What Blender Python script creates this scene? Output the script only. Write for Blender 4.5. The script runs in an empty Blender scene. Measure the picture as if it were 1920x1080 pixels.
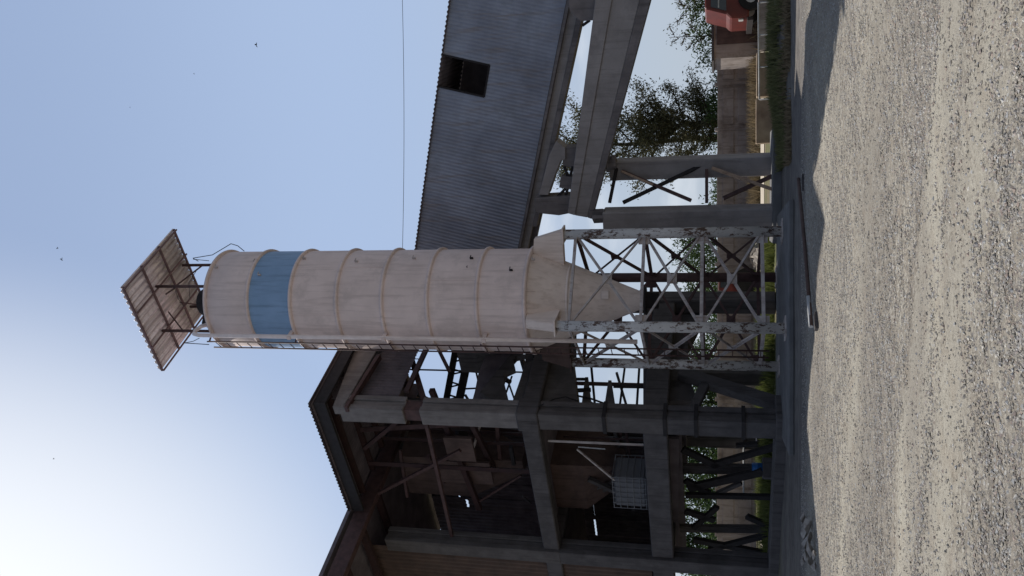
import bpy, math, random
import numpy as np
from mathutils import Vector, Matrix
random.seed(7); rng = np.random.default_rng(7)
R = math.radians
scene = bpy.context.scene
col = scene.collection

# ---------------------------------------------------------------- camera (the photograph was taken with the phone on its side)
PITCH = R(13.8); CP, SP = math.cos(PITCH), math.sin(PITCH); FPX = 1600.0; EYE = 1.6
cam = bpy.data.cameras.new('camera'); camo = bpy.data.objects.new('camera', cam); col.objects.link(camo)
cam.sensor_width = 36; cam.lens = 36*FPX/1920; cam.clip_start = .1; cam.clip_end = 3000
m = Matrix(((0, 1, 0), (SP, 0, -CP), (-CP, 0, -SP))).to_4x4()
m.translation = (0, 0, EYE); camo.matrix_world = m
scene.camera = camo

# ---------------------------------------------------------------- sky, sun, exposure
SUN_EL, SUN_AZ = R(56), R(-30)      # azimuth from +Y, negative = to the left
w = bpy.data.worlds.new('World'); scene.world = w; w.use_nodes = True
nt = w.node_tree; nt.nodes.clear()
sky = nt.nodes.new('ShaderNodeTexSky'); sky.sky_type = 'NISHITA'; sky.sun_disc = False
sky.sun_elevation = SUN_EL; sky.sun_rotation = SUN_AZ; sky.air_density = 1.0; sky.dust_density = 1.6; sky.ozone_density = 1.2
bg = nt.nodes.new('ShaderNodeBackground'); bg.inputs[1].default_value = .15
out = nt.nodes.new('ShaderNodeOutputWorld')
# hazy bright half of the sky round the sun, deeper away from it; haze pales the air near the horizon
SV = (math.sin(SUN_AZ)*math.cos(SUN_EL), math.cos(SUN_AZ)*math.cos(SUN_EL), math.sin(SUN_EL))
wtc = nt.nodes.new('ShaderNodeTexCoord')
def vdot(c):
    d = nt.nodes.new('ShaderNodeVectorMath'); d.operation = 'DOT_PRODUCT'; nt.links.new(wtc.outputs['Generated'], d.inputs[0]); d.inputs[1].default_value = c; return d.outputs['Value']
def mrange(v, a, b_, c, d_, it='SMOOTHSTEP'):
    q = nt.nodes.new('ShaderNodeMapRange'); q.interpolation_type = it; nt.links.new(v, q.inputs[0])
    for i_, k_ in enumerate((a, b_, c, d_)): q.inputs[1+i_].default_value = k_
    return q.outputs[0]
def wmix(fac, a, b_, mode='MIX'):
    x = nt.nodes.new('ShaderNodeMix'); x.data_type = 'RGBA'; x.blend_type = mode
    for s_, v in ((x.inputs[0], fac), (x.inputs[6], a), (x.inputs[7], b_)):
        if hasattr(v, 'links'): nt.links.new(v, s_)
        else: s_.default_value = v
    return x.outputs[2]
front = mrange(vdot((SV[0]*.45, SV[1]*.45+.62, SV[2]*.45)), -.1, .45, .60, 1)
up = vdot((0, 0, 1))
paint = wmix(mrange(up, .0, .42, 0, 1), (3.15, 3.65, 4.3, 1), (2.72, 3.52, 5.05, 1))
paint = wmix(mrange(up, .4, .75, 0, 1), paint, (2.15, 2.85, 4.3, 1))
GD = (-.46, .56, .69)
paint = wmix(mrange(vdot(GD), .85, 1.015, 0, 1, 'SMOOTHSTEP'), paint, (7.0, 7.2, 7.4, 1))
wn = nt.nodes.new('ShaderNodeTexNoise'); wn.inputs['Scale'].default_value = 5; wn.inputs['Detail'].default_value = 6
wmp = nt.nodes.new('ShaderNodeMapping'); wmp.inputs['Scale'].default_value = (1, 1, 3.2); nt.links.new(wtc.outputs['Generated'], wmp.inputs[0]); nt.links.new(wmp.outputs[0], wn.inputs['Vector'])
base = wmix(.96, sky.outputs[0], paint)
cm = nt.nodes.new('ShaderNodeMath'); cm.operation = 'MULTIPLY'; nt.links.new(mrange(wn.outputs['Fac'], .5, .68, 0, .5), cm.inputs[0]); nt.links.new(mrange(up, .22, .34, 1, 0), cm.inputs[1])
base = wmix(cm.outputs[0], base, (5.4, 5.7, 6.1, 1))
base = wmix(1.0, base, front, 'MULTIPLY'); base = wmix(1.0, base, mrange(up, .72, .88, 1, .33), 'MULTIPLY')
nt.links.new(base, bg.inputs[0]); nt.links.new(bg.outputs[0], out.inputs[0])
sd = bpy.data.lights.new('sun', 'SUN'); sd.energy = 5.0; sd.angle = R(.5); sd.color = (1, .95, .87)
so = bpy.data.objects.new('sun', sd); col.objects.link(so)
sv = Vector((math.sin(SUN_AZ)*math.cos(SUN_EL), math.cos(SUN_AZ)*math.cos(SUN_EL), math.sin(SUN_EL)))
so.rotation_euler = sv.to_track_quat('Z', 'Y').to_euler(); so.location = sv*60
scene.view_settings.view_transform = 'Standard'; scene.view_settings.look = 'None'
scene.view_settings.exposure = 0; scene.view_settings.gamma = 1
try:
    scene.cycles.use_denoising = True
    scene.cycles.max_bounces = 6
except Exception: pass

# ---------------------------------------------------------------- helpers
def ray(x, y):
    a = (x-960)/FPX; b = (540-y)/FPX
    return Vector((b, CP+a*SP, SP-a*CP))
def at(x, y, Y):
    d = ray(x, y); return Vector((0, 0, EYE)) + d*(Y/d.y)
def atz(x, y, z):
    d = ray(x, y); return Vector((0, 0, EYE)) + d*((z-EYE)/d.z)
def zof(x, Y): return at(x, 540, Y).z
class Plane:                                        # a vertical plane of the building or gallery
    def __init__(s, X, Y, dx, dy):
        l = math.hypot(dx, dy); s.o = Vector((X, Y, 0)); s.d = Vector((dx/l, dy/l, 0))
        s.n = Vector((s.d.y, -s.d.x, 0))
        if s.n.y > 0: s.n = -s.n                    # towards the camera
    def px(s, x, y, off=0):                         # off > 0 comes forward
        d = ray(x, y); o = s.o + s.n*off
        t = (o - Vector((0, 0, EYE))).dot(s.n) / d.dot(s.n)
        return Vector((0, 0, EYE)) + d*t
    def p(s, t, z, off=0): return s.o + s.d*t + s.n*off + Vector((0, 0, z))

class MB:
    def __init__(s): s.v = []; s.f = []; s.sm = []
    def add(s, vs, fs, smooth=False):
        b = len(s.v); s.v += [tuple(v) for v in vs]; s.f += [tuple(i+b for i in f) for f in fs]; s.sm += [smooth]*len(fs); return s
    def box8(s, q):                                  # q: 4 bottom + 4 top
        return s.add(q, [(3, 2, 1, 0), (4, 5, 6, 7), (0, 1, 5, 4), (1, 2, 6, 5), (2, 3, 7, 6), (3, 0, 4, 7)])
    def box(s, c, sx, sy, sz, rot=0):
        ca, sa = math.cos(rot), math.sin(rot); q = []
        for z in (-.5, .5):
            for (x, y) in ((-.5, -.5), (.5, -.5), (.5, .5), (-.5, .5)):
                X, Y = x*sx, y*sy; q.append((c[0]+X*ca-Y*sa, c[1]+X*sa+Y*ca, c[2]+z*sz))
        return s.box8(q)
    def bar(s, a, b, w, d, up=(0, 0, 1), taper=1.0):  # rectangular bar a->b, w along 'side', d along other
        a = Vector(a); b = Vector(b); t = (b-a).normalized(); u = Vector(up)
        if abs(t.dot(u)) > .98: u = Vector((1, 0, 0))
        x = t.cross(u).normalized(); y = x.cross(t).normalized(); q = []
        for p, k in ((a, 1), (b, taper)):
            for (i, j) in ((-.5, -.5), (.5, -.5), (.5, .5), (-.5, .5)): q.append(p + x*(i*w*k) + y*(j*d*k))
        return s.box8(q)
    def angle(s, a, b, w, t, nrm):                   # L-section bar
        a = Vector(a); b = Vector(b); n = Vector(nrm).normalized(); tt = (b-a).normalized(); y = tt.cross(n).normalized()
        s.bar(a, b, t, w, up=tuple(y)); s.bar(a+n*w/2+y*(w/2-t/2), b+n*w/2+y*(w/2-t/2), w, t, up=tuple(y)); return s
    def tube(s, pts, r, n=10, r2=None, cap=True):
        pts = [Vector(p) for p in pts]; m_ = len(pts); rings = []; up = Vector((0, 0, 1)); px = None
        for i, p in enumerate(pts):
            t = (pts[min(i+1, m_-1)]-pts[max(i-1, 0)]).normalized()
            if px is None:
                h = up if abs(t.dot(up)) < .95 else Vector((1, 0, 0)); px = t.cross(h).normalized()
            else: px = (px - t*px.dot(t)).normalized()
            py = t.cross(px)
            rr = r if r2 is None else r+(r2-r)*i/(m_-1)
            rings += [p + px*(rr*math.cos(2*math.pi*k/n)) + py*(rr*math.sin(2*math.pi*k/n)) for k in range(n)]
        fs = [(i*n+k, i*n+(k+1) % n, (i+1)*n+(k+1) % n, (i+1)*n+k) for i in range(m_-1) for k in range(n)]
        s.add(rings, fs, True)
        if cap:
            b = len(s.v)-len(rings); s.f += [tuple(b+k for k in range(n))[::-1], tuple(b+(m_-1)*n+k for k in range(n))]; s.sm += [False, False]
        return s
    def lathe(s, cx, cy, prof, n=64, smooth=True, a0=0):
        vs = [(cx+r*math.cos(a0+2*math.pi*k/n), cy+r*math.sin(a0+2*math.pi*k/n), z) for (r, z) in prof for k in range(n)]
        fs = [(i*n+k, i*n+(k+1) % n, (i+1)*n+(k+1) % n, (i+1)*n+k) for i in range(len(prof)-1) for k in range(n)]
        return s.add(vs, fs, smooth)
    def prism(s, poly, off):                         # polygon extruded by a vector
        off = Vector(off); n = len(poly); a = [Vector(p) for p in poly]
        return s.add(a+[p+off for p in a], [tuple(range(n))[::-1], tuple(range(n, 2*n))]+[(i, (i+1) % n, n+(i+1) % n, n+i) for i in range(n)])
    def corr(s, o, U, V, per=.15, amp=.02, seg=6, nv=1):   # corrugated sheet, waves along U
        o, U, V = Vector(o), Vector(U), Vector(V); L = U.length; n = max(2, int(L/per*seg)); nn = U.cross(V).normalized()
        vs = [o+U*(i/n)+V*(j/nv)+nn*(amp*math.sin(2*math.pi*i/seg)) for j in range(nv+1) for i in range(n+1)]
        return s.add(vs, [(j*(n+1)+i, j*(n+1)+i+1, (j+1)*(n+1)+i+1, (j+1)*(n+1)+i) for j in range(nv) for i in range(n)], True)
    def build(s, name, mat, parent=None, bevel=0, origin=None):
        me = bpy.data.meshes.new(name); o = bpy.data.objects.new(name, me); col.objects.link(o)
        if parent is not None: w0 = Vector(parent['_w'])
        elif origin is not None: w0 = Vector(origin)
        else: w0 = Vector((0, 0, 0))
        me.from_pydata([tuple(Vector(v)-w0) for v in s.v], [], s.f); me.validate()
        me.polygons.foreach_set('use_smooth', s.sm if len(s.sm) == len(me.polygons) else [False]*len(me.polygons))
        me.materials.append(mat); me.update()
        if parent is not None: o.parent = parent
        else: o.location = w0
        o['_w'] = tuple(w0)
        if bevel:
            b = o.modifiers.new('bevel', 'BEVEL'); b.width = bevel; b.segments = 1; b.limit_method = 'ANGLE'
        return o
def tag(o, label=None, cat=None, group=None, kind=None):
    for k, v in (('label', label), ('category', cat), ('group', group), ('kind', kind)):
        if v: o[k] = v
    return o
def empty(name, loc, label, cat, group=None):
    o = bpy.data.objects.new(name, None); col.objects.link(o); o.location = loc; o.empty_display_size = .3
    o['_w'] = tuple(loc); return tag(o, label, cat, group)
def fast_mesh(name, verts, faces, mat, parent=None, idx=None, mats=None, smooth=False):   # numpy arrays, faces all of one size
    me = bpy.data.meshes.new(name); w0 = np.array(list(parent['_w']) if parent is not None else (0., 0., 0.))
    k = faces.shape[1]; me.vertices.add(len(verts)); me.vertices.foreach_set('co', (verts-w0).astype(np.float32).ravel())
    me.loops.add(faces.size); me.loops.foreach_set('vertex_index', faces.astype(np.int32).ravel())
    me.polygons.add(len(faces)); me.polygons.foreach_set('loop_start', np.arange(0, faces.size, k, dtype=np.int32))
    me.polygons.foreach_set('loop_total', np.full(len(faces), k, dtype=np.int32))
    for q in (mats or [mat]): me.materials.append(q)
    if idx is not None: me.polygons.foreach_set('material_index', idx.astype(np.int32))
    me.polygons.foreach_set('use_smooth', np.full(len(faces), smooth))
    me.update(calc_edges=True)
    o = bpy.data.objects.new(name, me); col.objects.link(o)
    if parent is not None: o.parent = parent
    o['_w'] = tuple(float(q_) for q_ in w0); return o

# ---------------------------------------------------------------- materials
def ramp(nt, src, p0, p1, c0, c1):
    r = nt.nodes.new('ShaderNodeValToRGB'); r.color_ramp.elements[0].position = p0; r.color_ramp.elements[1].position = p1
    r.color_ramp.elements[0].color = c0; r.color_ramp.elements[1].color = c1; nt.links.new(src, r.inputs[0]); return r.outputs[0]
def noise(nt, vec, scale, detail=6, rough=.6, stretch=None):
    if stretch:
        mp = nt.nodes.new('ShaderNodeMapping'); mp.inputs['Scale'].default_value = stretch; nt.links.new(vec, mp.inputs[0]); vec = mp.outputs[0]
    n = nt.nodes.new('ShaderNodeTexNoise'); n.inputs['Scale'].default_value = scale; n.inputs['Detail'].default_value = detail
    n.inputs['Roughness'].default_value = rough; nt.links.new(vec, n.inputs['Vector']); return n.outputs['Fac']
def mixc(nt, fac, a, b, mode='MIX'):
    x = nt.nodes.new('ShaderNodeMix'); x.data_type = 'RGBA'; x.blend_type = mode
    for s_, v in ((x.inputs[0], fac), (x.inputs[6], a), (x.inputs[7], b)):
        if hasattr(v, 'links'): nt.links.new(v, s_)
        else: s_.default_value = v
    return x.outputs[2]
def c4(c): return (c[0], c[1], c[2], 1)
def mat(name, c, c2=None, rough=.85, scale=3, metal=0, bump=.15, bscale=40, streak=None, chips=None, chipcol=(.05, .03, .025), spec=.3, grime=None):
    m_ = bpy.data.materials.new(name); m_.use_nodes = True; nt = m_.node_tree; b = nt.nodes['Principled BSDF']
    tc = nt.nodes.new('ShaderNodeTexCoord'); v = tc.outputs['Object']
    c2 = c2 or tuple(x*.6 for x in c)
    n1 = noise(nt, v, scale); o = mixc(nt, ramp(nt, n1, .35, .68, (0, 0, 0, 1), (1, 1, 1, 1)), c4(c), c4(c2))
    if streak:
        n2 = noise(nt, v, 5, 5, .65, stretch=(1.6, 1.6, .12)); o = mixc(nt, ramp(nt, n2, .5, .72, (0, 0, 0, 1), (.75, .75, .75, 1)), o, c4(streak))
    if grime:
        n4 = noise(nt, v, 1.1, 8, .7); o = mixc(nt, ramp(nt, n4, .52, .66, (0, 0, 0, 1), (.8, .8, .8, 1)), o, c4(grime))
    if chips:
        n3 = noise(nt, v, 11, 6, .8, stretch=(1, 1, .5)); n5 = noise(nt, v, 1.6, 3, .5)
        mt = nt.nodes.new('ShaderNodeMath'); mt.operation = 'MULTIPLY_ADD'; mt.inputs[1].default_value = .45; nt.links.new(n5, mt.inputs[0]); nt.links.new(n3, mt.inputs[2])
        o = mixc(nt, ramp(nt, mt.outputs[0], chips, chips+.02, (0, 0, 0, 1), (1, 1, 1, 1)), o, c4(chipcol))
    nt.links.new(o, b.inputs['Base Color']); b.inputs['Roughness'].default_value = rough; b.inputs['Metallic'].default_value = metal
    b.inputs['Specular IOR Level'].default_value = spec
    if bump:
        nb = noise(nt, v, bscale, 5, .7); bp = nt.nodes.new('ShaderNodeBump'); bp.inputs['Strength'].default_value = bump
        bp.inputs['Distance'].default_value = .02; nt.links.new(nb, bp.inputs['Height']); nt.links.new(bp.outputs[0], b.inputs['Normal'])
    return m_
M = {}
M['silo'] = mat('silo_paint', (.72, .585, .54), (.61, .495, .455), .75, 1.2, streak=(.47, .375, .34), grime=(.52, .425, .39), spec=.15, bump=0)
M['pale_pipe'] = mat('pale_pipe_paint', (.80, .70, .68), (.66, .57, .55), .55, 3, streak=(.4, .3, .28))
M['cone'] = mat('cone_paint', (.75, .63, .565), (.63, .525, .47), .7, 1.5, streak=(.47, .37, .31), bump=0)
M['blue'] = mat('blue_paint', (.235, .35, .52), (.20, .31, .46), .6, 1.5, streak=(.12, .19, .27), bump=0)
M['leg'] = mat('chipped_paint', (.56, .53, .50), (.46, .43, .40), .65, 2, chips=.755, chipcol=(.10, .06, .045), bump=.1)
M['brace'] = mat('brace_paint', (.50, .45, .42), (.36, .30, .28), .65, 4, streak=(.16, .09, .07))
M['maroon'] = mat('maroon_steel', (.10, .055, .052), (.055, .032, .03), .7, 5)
M['black_steel'] = mat('dark_steel', (.030, .026, .027), (.018, .015, .016), .8, 6)
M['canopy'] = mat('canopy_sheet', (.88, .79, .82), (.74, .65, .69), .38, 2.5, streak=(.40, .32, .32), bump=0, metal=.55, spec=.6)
M['canopy_frame'] = mat('canopy_frame_paint', (.20, .125, .13), (.13, .085, .085), .7, 5)
M['galv'] = mat('gallery_sheet', (.27, .29, .355), (.165, .175, .22), .5, .8, grime=(.19, .20, .235), streak=(.20, .165, .15), bump=0, spec=.4)
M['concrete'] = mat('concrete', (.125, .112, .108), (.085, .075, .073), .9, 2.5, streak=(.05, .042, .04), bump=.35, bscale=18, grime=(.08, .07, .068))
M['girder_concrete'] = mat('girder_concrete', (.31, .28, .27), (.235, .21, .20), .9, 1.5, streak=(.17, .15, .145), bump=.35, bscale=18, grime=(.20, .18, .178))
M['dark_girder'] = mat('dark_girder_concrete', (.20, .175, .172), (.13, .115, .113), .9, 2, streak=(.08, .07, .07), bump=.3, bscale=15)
M['low_concrete'] = mat('lower_concrete', (.105, .095, .095), (.06, .054, .055), .9, 1.8, streak=(.04, .035, .035), bump=.4, bscale=14, grime=(.06, .052, .052))  # darker concrete tone for the lower columns and front floor beams
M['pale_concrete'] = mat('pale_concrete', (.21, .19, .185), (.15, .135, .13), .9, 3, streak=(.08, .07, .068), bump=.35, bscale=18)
M['dark_concrete'] = mat('dark_concrete', (.10, .09, .09), (.065, .058, .058), .9, 2, streak=(.025, .02, .02), bump=.3, bscale=15)
M['rust'] = mat('rusted_plate', (.12, .08, .07), (.075, .05, .045), .85, 3, streak=(.05, .03, .025))
M['red_rust'] = mat('red_primer_steel', (.055, .027, .026), (.035, .02, .02), .8, 4)
M['inside'] = mat('dull_sheet', (.17, .145, .16), (.10, .085, .095), .9, 2)  # plain dull grey for inner walls, slabs and roofs
M['wood'] = mat('weathered_plank', (.42, .30, .22), (.28, .19, .14), .85, 6, bump=.2)
M['fence'] = mat('fence_concrete', (.40, .34, .31), (.26, .22, .20), .9, .9, grime=(.17, .13, .105), streak=(.15, .115, .10))
M['block'] = mat('block_concrete', (.36, .28, .20), (.20, .14, .10), .9, 2)
M['kerb'] = mat('slab_concrete', (.17, .165, .165), (.11, .108, .11), .9, 1.6, bump=.3, bscale=20)
M['red'] = mat('red_paint', (.15, .032, .026), (.10, .026, .022), .45, 2, bump=.02)
M['red_dull'] = mat('dull_red_paint', (.16, .035, .03), (.10, .025, .022), .7, 2)
M['rubber'] = mat('rubber', (.02, .02, .02), None, .9)
M['glass'] = mat('window_glass', (.04, .05, .06), None, .12, spec=.6, bump=0)
M['lightgrey'] = mat('light_trim', (.5, .5, .5), None, .6)
M['tote'] = mat('tote_plastic', (.13, .13, .14), (.09, .09, .10), .6, 2)
M['cage'] = mat('cage_wire', (.18, .18, .19), (.12, .12, .13), .6, 5)
M['drum'] = mat('blue_plastic', (.02, .13, .38), None, .45, bump=0)
M['wire'] = mat('cable_sheath', (.03, .03, .04), None, .8, bump=0)
M['bark'] = mat('bark', (.07, .055, .045), (.04, .03, .025), .95, 6)
M['bird'] = mat('bird_feathers', (.015, .014, .015), None, .8, bump=0)
M['stone_heap'] = mat('broken_stone', (.42, .38, .34), (.20, .17, .15), .95, 8, bump=.8, bscale=14)
M['board'] = mat('brown_panel', (.13, .085, .065), (.08, .055, .045), .85, 2, streak=(.09, .06, .05))
def leafmat(name, c, c2):
    m_ = bpy.data.materials.new(name); m_.use_nodes = True; nt = m_.node_tree; b = nt.nodes['Principled BSDF']
    g = nt.nodes.new('ShaderNodeNewGeometry'); o = mixc(nt, g.outputs['Random Per Island'], c4(c), c4(c2)); nt.links.new(o, b.inputs['Base Color'])
    b.inputs['Roughness'].default_value = .75; b.inputs['Specular IOR Level'].default_value = .2
    t = nt.nodes.new('ShaderNodeBsdfTranslucent'); nt.links.new(o, t.inputs[0]); mx = nt.nodes.new('ShaderNodeMixShader'); mx.inputs[0].default_value = .25
    nt.links.new(b.outputs[0], mx.inputs[1]); nt.links.new(t.outputs[0], mx.inputs[2]); nt.links.new(mx.outputs[0], nt.nodes['Material Output'].inputs[0]); return m_
M['leaf_dark'] = leafmat('dark_leaves', (.06, .062, .03), (.12, .11, .055))
M['leaf_green'] = leafmat('green_leaves', (.035, .07, .022), (.08, .12, .04))
M['grass'] = leafmat('grass_blades', (.10, .125, .03), (.19, .21, .07))
M['bank_grass'] = leafmat('bank_grass_blades', (.10, .11, .045), (.20, .19, .09))
M['dry'] = leafmat('dry_grass_blades', (.17, .13, .08), (.28, .22, .14))

def rib_shade(m_, d, per, c):                        # dark stripes painted along a corrugated sheet, standing in for shade between ribs
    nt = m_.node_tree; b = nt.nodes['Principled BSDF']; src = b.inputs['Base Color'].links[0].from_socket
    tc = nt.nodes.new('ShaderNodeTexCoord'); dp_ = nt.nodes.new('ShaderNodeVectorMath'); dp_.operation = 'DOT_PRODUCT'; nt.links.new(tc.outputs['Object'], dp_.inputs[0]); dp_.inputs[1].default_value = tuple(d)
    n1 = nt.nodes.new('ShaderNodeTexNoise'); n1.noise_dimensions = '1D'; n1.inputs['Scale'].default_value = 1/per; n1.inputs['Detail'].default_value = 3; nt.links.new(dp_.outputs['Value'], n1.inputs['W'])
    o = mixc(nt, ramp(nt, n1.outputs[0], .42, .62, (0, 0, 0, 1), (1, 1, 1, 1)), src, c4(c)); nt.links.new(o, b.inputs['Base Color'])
# ---------------------------------------------------------------- ground: one sheet reaching the horizon
def hgt(x, y):
    h = .035*np.sin(y*1.1+.25*x+1.0)*np.exp(-((y-9)/9)**2) + .02*np.sin(x*.7+y*.35) + .015*np.sin(x*1.9-y*1.3+2)
    h += .05*np.exp(-((y-15.9-.18*x)/1.0)**2)*(1+.5*np.sin(x*1.7))*(x < 5)
    dip = 1/(1+np.exp(-(y-17.0)*1.5))
    h = h*(1-.75*dip)
    bank = np.clip((x-3.7)/1.2, 0, 1)*np.exp(-((y-22.9)/1.2)**2)*.30
    h = h + bank
    return h*np.clip((60-y)/20, 0, 1)
ys = np.concatenate([np.arange(-6, 3, .5), np.arange(3, 20, .09), np.arange(20, 45, .4), np.arange(45, 120, 5), np.geomspace(120, 1500, 12)])
xs = np.concatenate([-np.geomspace(1200, 14, 14), np.arange(-13, 13, .14), np.geomspace(14, 1200, 14)])
X, Y = np.meshgrid(xs, ys); Z = hgt(X, Y)
Z[(Y < 18) & (abs(X) < 9)] += rng.normal(0, .004, ((Y < 18) & (abs(X) < 9)).sum())
V = np.stack([X, Y, Z], -1).reshape(-1, 3); nx = len(xs); I = np.arange((len(ys)-1)*(nx-1)); r_, c_ = I//(nx-1), I % (nx-1); q = r_*nx+c_
gm = bpy.data.materials.new('gravel_ground'); gm.use_nodes = True; nt = gm.node_tree; b = nt.nodes['Principled BSDF']
tc = nt.nodes.new('ShaderNodeTexCoord'); v = tc.outputs['Object']
fine = noise(nt, v, 55, 6, .75); med = noise(nt, v, 3.0, 6, .6); ruts = noise(nt, v, 1, 7, .62, stretch=(.08, .8, 1))
grav = mixc(nt, ramp(nt, fine, .36, .64, (0, 0, 0, 1), (1, 1, 1, 1)), (.16, .145, .125, 1), (.33, .305, .265, 1))
pale = mixc(nt, ramp(nt, fine, .35, .6, (0, 0, 0, 1), (1, 1, 1, 1)), (.31, .29, .25, 1), (.385, .365, .32, 1))
def cell(scale, pos):
    vo = nt.nodes.new('ShaderNodeTexVoronoi'); vo.inputs['Scale'].default_value = scale; nt.links.new(v, vo.inputs['Vector'])
    sx = nt.nodes.new('ShaderNodeSeparateXYZ'); nt.links.new(vo.outputs['Color'], sx.inputs[0])
    r = nt.nodes.new('ShaderNodeValToRGB'); r.color_ramp.interpolation = 'LINEAR'; nt.links.new(sx.outputs[0], r.inputs[0]); e_ = r.color_ramp.elements
    e_[0].color = pos[0][1]; e_[1].color = pos[-1][1]
    for p_, c_2 in pos[1:-1]: q_ = e_.new(p_); q_.color = c_2
    return r.outputs[0]
pebble = cell(30, [(0, (.085, .075, .068, 1)), (.25, (.20, .18, .155, 1)), (.55, (.32, .295, .255, 1)), (.8, (.40, .38, .335, 1)), (1, (.56, .54, .49, 1))])
grav = mixc(nt, .55, grav, pebble); pit = cell(42, [(0, (.10, .085, .07, 1)), (.06, (.16, .14, .11, 1)), (.10, (.355, .335, .29, 1)), (1, (.40, .38, .33, 1))]); pale = mixc(nt, .55, pale, pit)
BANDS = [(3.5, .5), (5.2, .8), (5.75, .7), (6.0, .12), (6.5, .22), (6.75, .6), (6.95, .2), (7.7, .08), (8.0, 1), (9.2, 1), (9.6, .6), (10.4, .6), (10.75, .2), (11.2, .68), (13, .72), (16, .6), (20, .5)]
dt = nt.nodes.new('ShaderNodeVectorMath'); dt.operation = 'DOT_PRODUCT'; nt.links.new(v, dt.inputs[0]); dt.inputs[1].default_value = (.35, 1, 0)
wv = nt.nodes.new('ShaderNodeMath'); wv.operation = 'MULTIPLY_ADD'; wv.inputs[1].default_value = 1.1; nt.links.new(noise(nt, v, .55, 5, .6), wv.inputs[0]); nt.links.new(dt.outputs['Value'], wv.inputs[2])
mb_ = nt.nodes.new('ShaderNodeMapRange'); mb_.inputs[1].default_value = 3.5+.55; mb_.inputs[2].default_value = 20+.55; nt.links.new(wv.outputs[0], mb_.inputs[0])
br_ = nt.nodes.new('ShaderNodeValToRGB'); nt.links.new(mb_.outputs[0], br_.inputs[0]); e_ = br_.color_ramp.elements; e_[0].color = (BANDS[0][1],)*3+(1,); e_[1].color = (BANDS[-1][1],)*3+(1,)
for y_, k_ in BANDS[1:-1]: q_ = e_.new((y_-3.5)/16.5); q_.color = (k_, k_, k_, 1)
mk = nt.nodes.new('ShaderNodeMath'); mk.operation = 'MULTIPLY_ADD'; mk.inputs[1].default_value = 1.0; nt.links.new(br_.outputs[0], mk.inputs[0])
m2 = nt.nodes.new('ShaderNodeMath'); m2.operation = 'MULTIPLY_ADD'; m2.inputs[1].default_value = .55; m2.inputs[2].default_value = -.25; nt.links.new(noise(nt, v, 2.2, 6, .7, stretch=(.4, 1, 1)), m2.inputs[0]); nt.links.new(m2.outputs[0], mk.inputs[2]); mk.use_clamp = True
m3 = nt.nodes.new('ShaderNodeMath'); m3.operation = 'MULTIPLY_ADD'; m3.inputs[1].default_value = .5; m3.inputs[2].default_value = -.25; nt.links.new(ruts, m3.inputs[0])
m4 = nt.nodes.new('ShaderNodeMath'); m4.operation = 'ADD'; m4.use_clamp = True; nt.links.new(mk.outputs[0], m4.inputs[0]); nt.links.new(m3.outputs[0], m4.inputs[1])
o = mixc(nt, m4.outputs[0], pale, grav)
o = mixc(nt, ramp(nt, med, .5, .75, (0, 0, 0, 1), (.5, .5, .5, 1)), o, (.27, .225, .18, 1))
sep = nt.nodes.new('ShaderNodeSeparateXYZ'); nt.links.new(v, sep.inputs[0])
mr = nt.nodes.new('ShaderNodeMapRange'); mr.inputs[1].default_value = 24; mr.inputs[2].default_value = 27; nt.links.new(sep.outputs[1], mr.inputs[0])
far = mixc(nt, ramp(nt, noise(nt, v, .5, 6, .7), .4, .6, (0, 0, 0, 1), (1, 1, 1, 1)), (.16, .13, .085, 1), (.09, .10, .04, 1))
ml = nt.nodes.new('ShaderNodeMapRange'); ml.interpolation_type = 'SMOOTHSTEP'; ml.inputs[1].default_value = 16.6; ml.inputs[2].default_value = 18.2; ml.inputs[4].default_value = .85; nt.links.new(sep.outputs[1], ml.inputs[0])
o = mixc(nt, ml.outputs[0], o, mixc(nt, ramp(nt, med, .35, .65, (0, 0, 0, 1), (1, 1, 1, 1)), (.10, .095, .095, 1), (.20, .185, .175, 1)))  # darker tone over the yard's shaded base strip: shade put into the colour
tone = ramp(nt, noise(nt, v, 1, 5, .6, stretch=(.16, .55, 1)), .36, .64, (.74, .72, .72, 1), (1.08, 1.07, 1.04, 1)); o = mixc(nt, 1.0, o, tone, 'MULTIPLY')
o = mixc(nt, mr.outputs[0], o, far); nt.links.new(o, b.inputs['Base Color']); b.inputs['Roughness'].default_value = .95; b.inputs['Specular IOR Level'].default_value = .15
bp = nt.nodes.new('ShaderNodeBump'); bp.inputs['Strength'].default_value = .9; bp.inputs['Distance'].default_value = .02; nt.links.new(noise(nt, v, 40, 4, .8), bp.inputs['Height']); nt.links.new(bp.outputs[0], b.inputs['Normal'])
g = fast_mesh('ground', V, np.stack([q, q+1, q+nx+1, q+nx], -1), gm, smooth=True); g['kind'] = 'structure'

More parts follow.
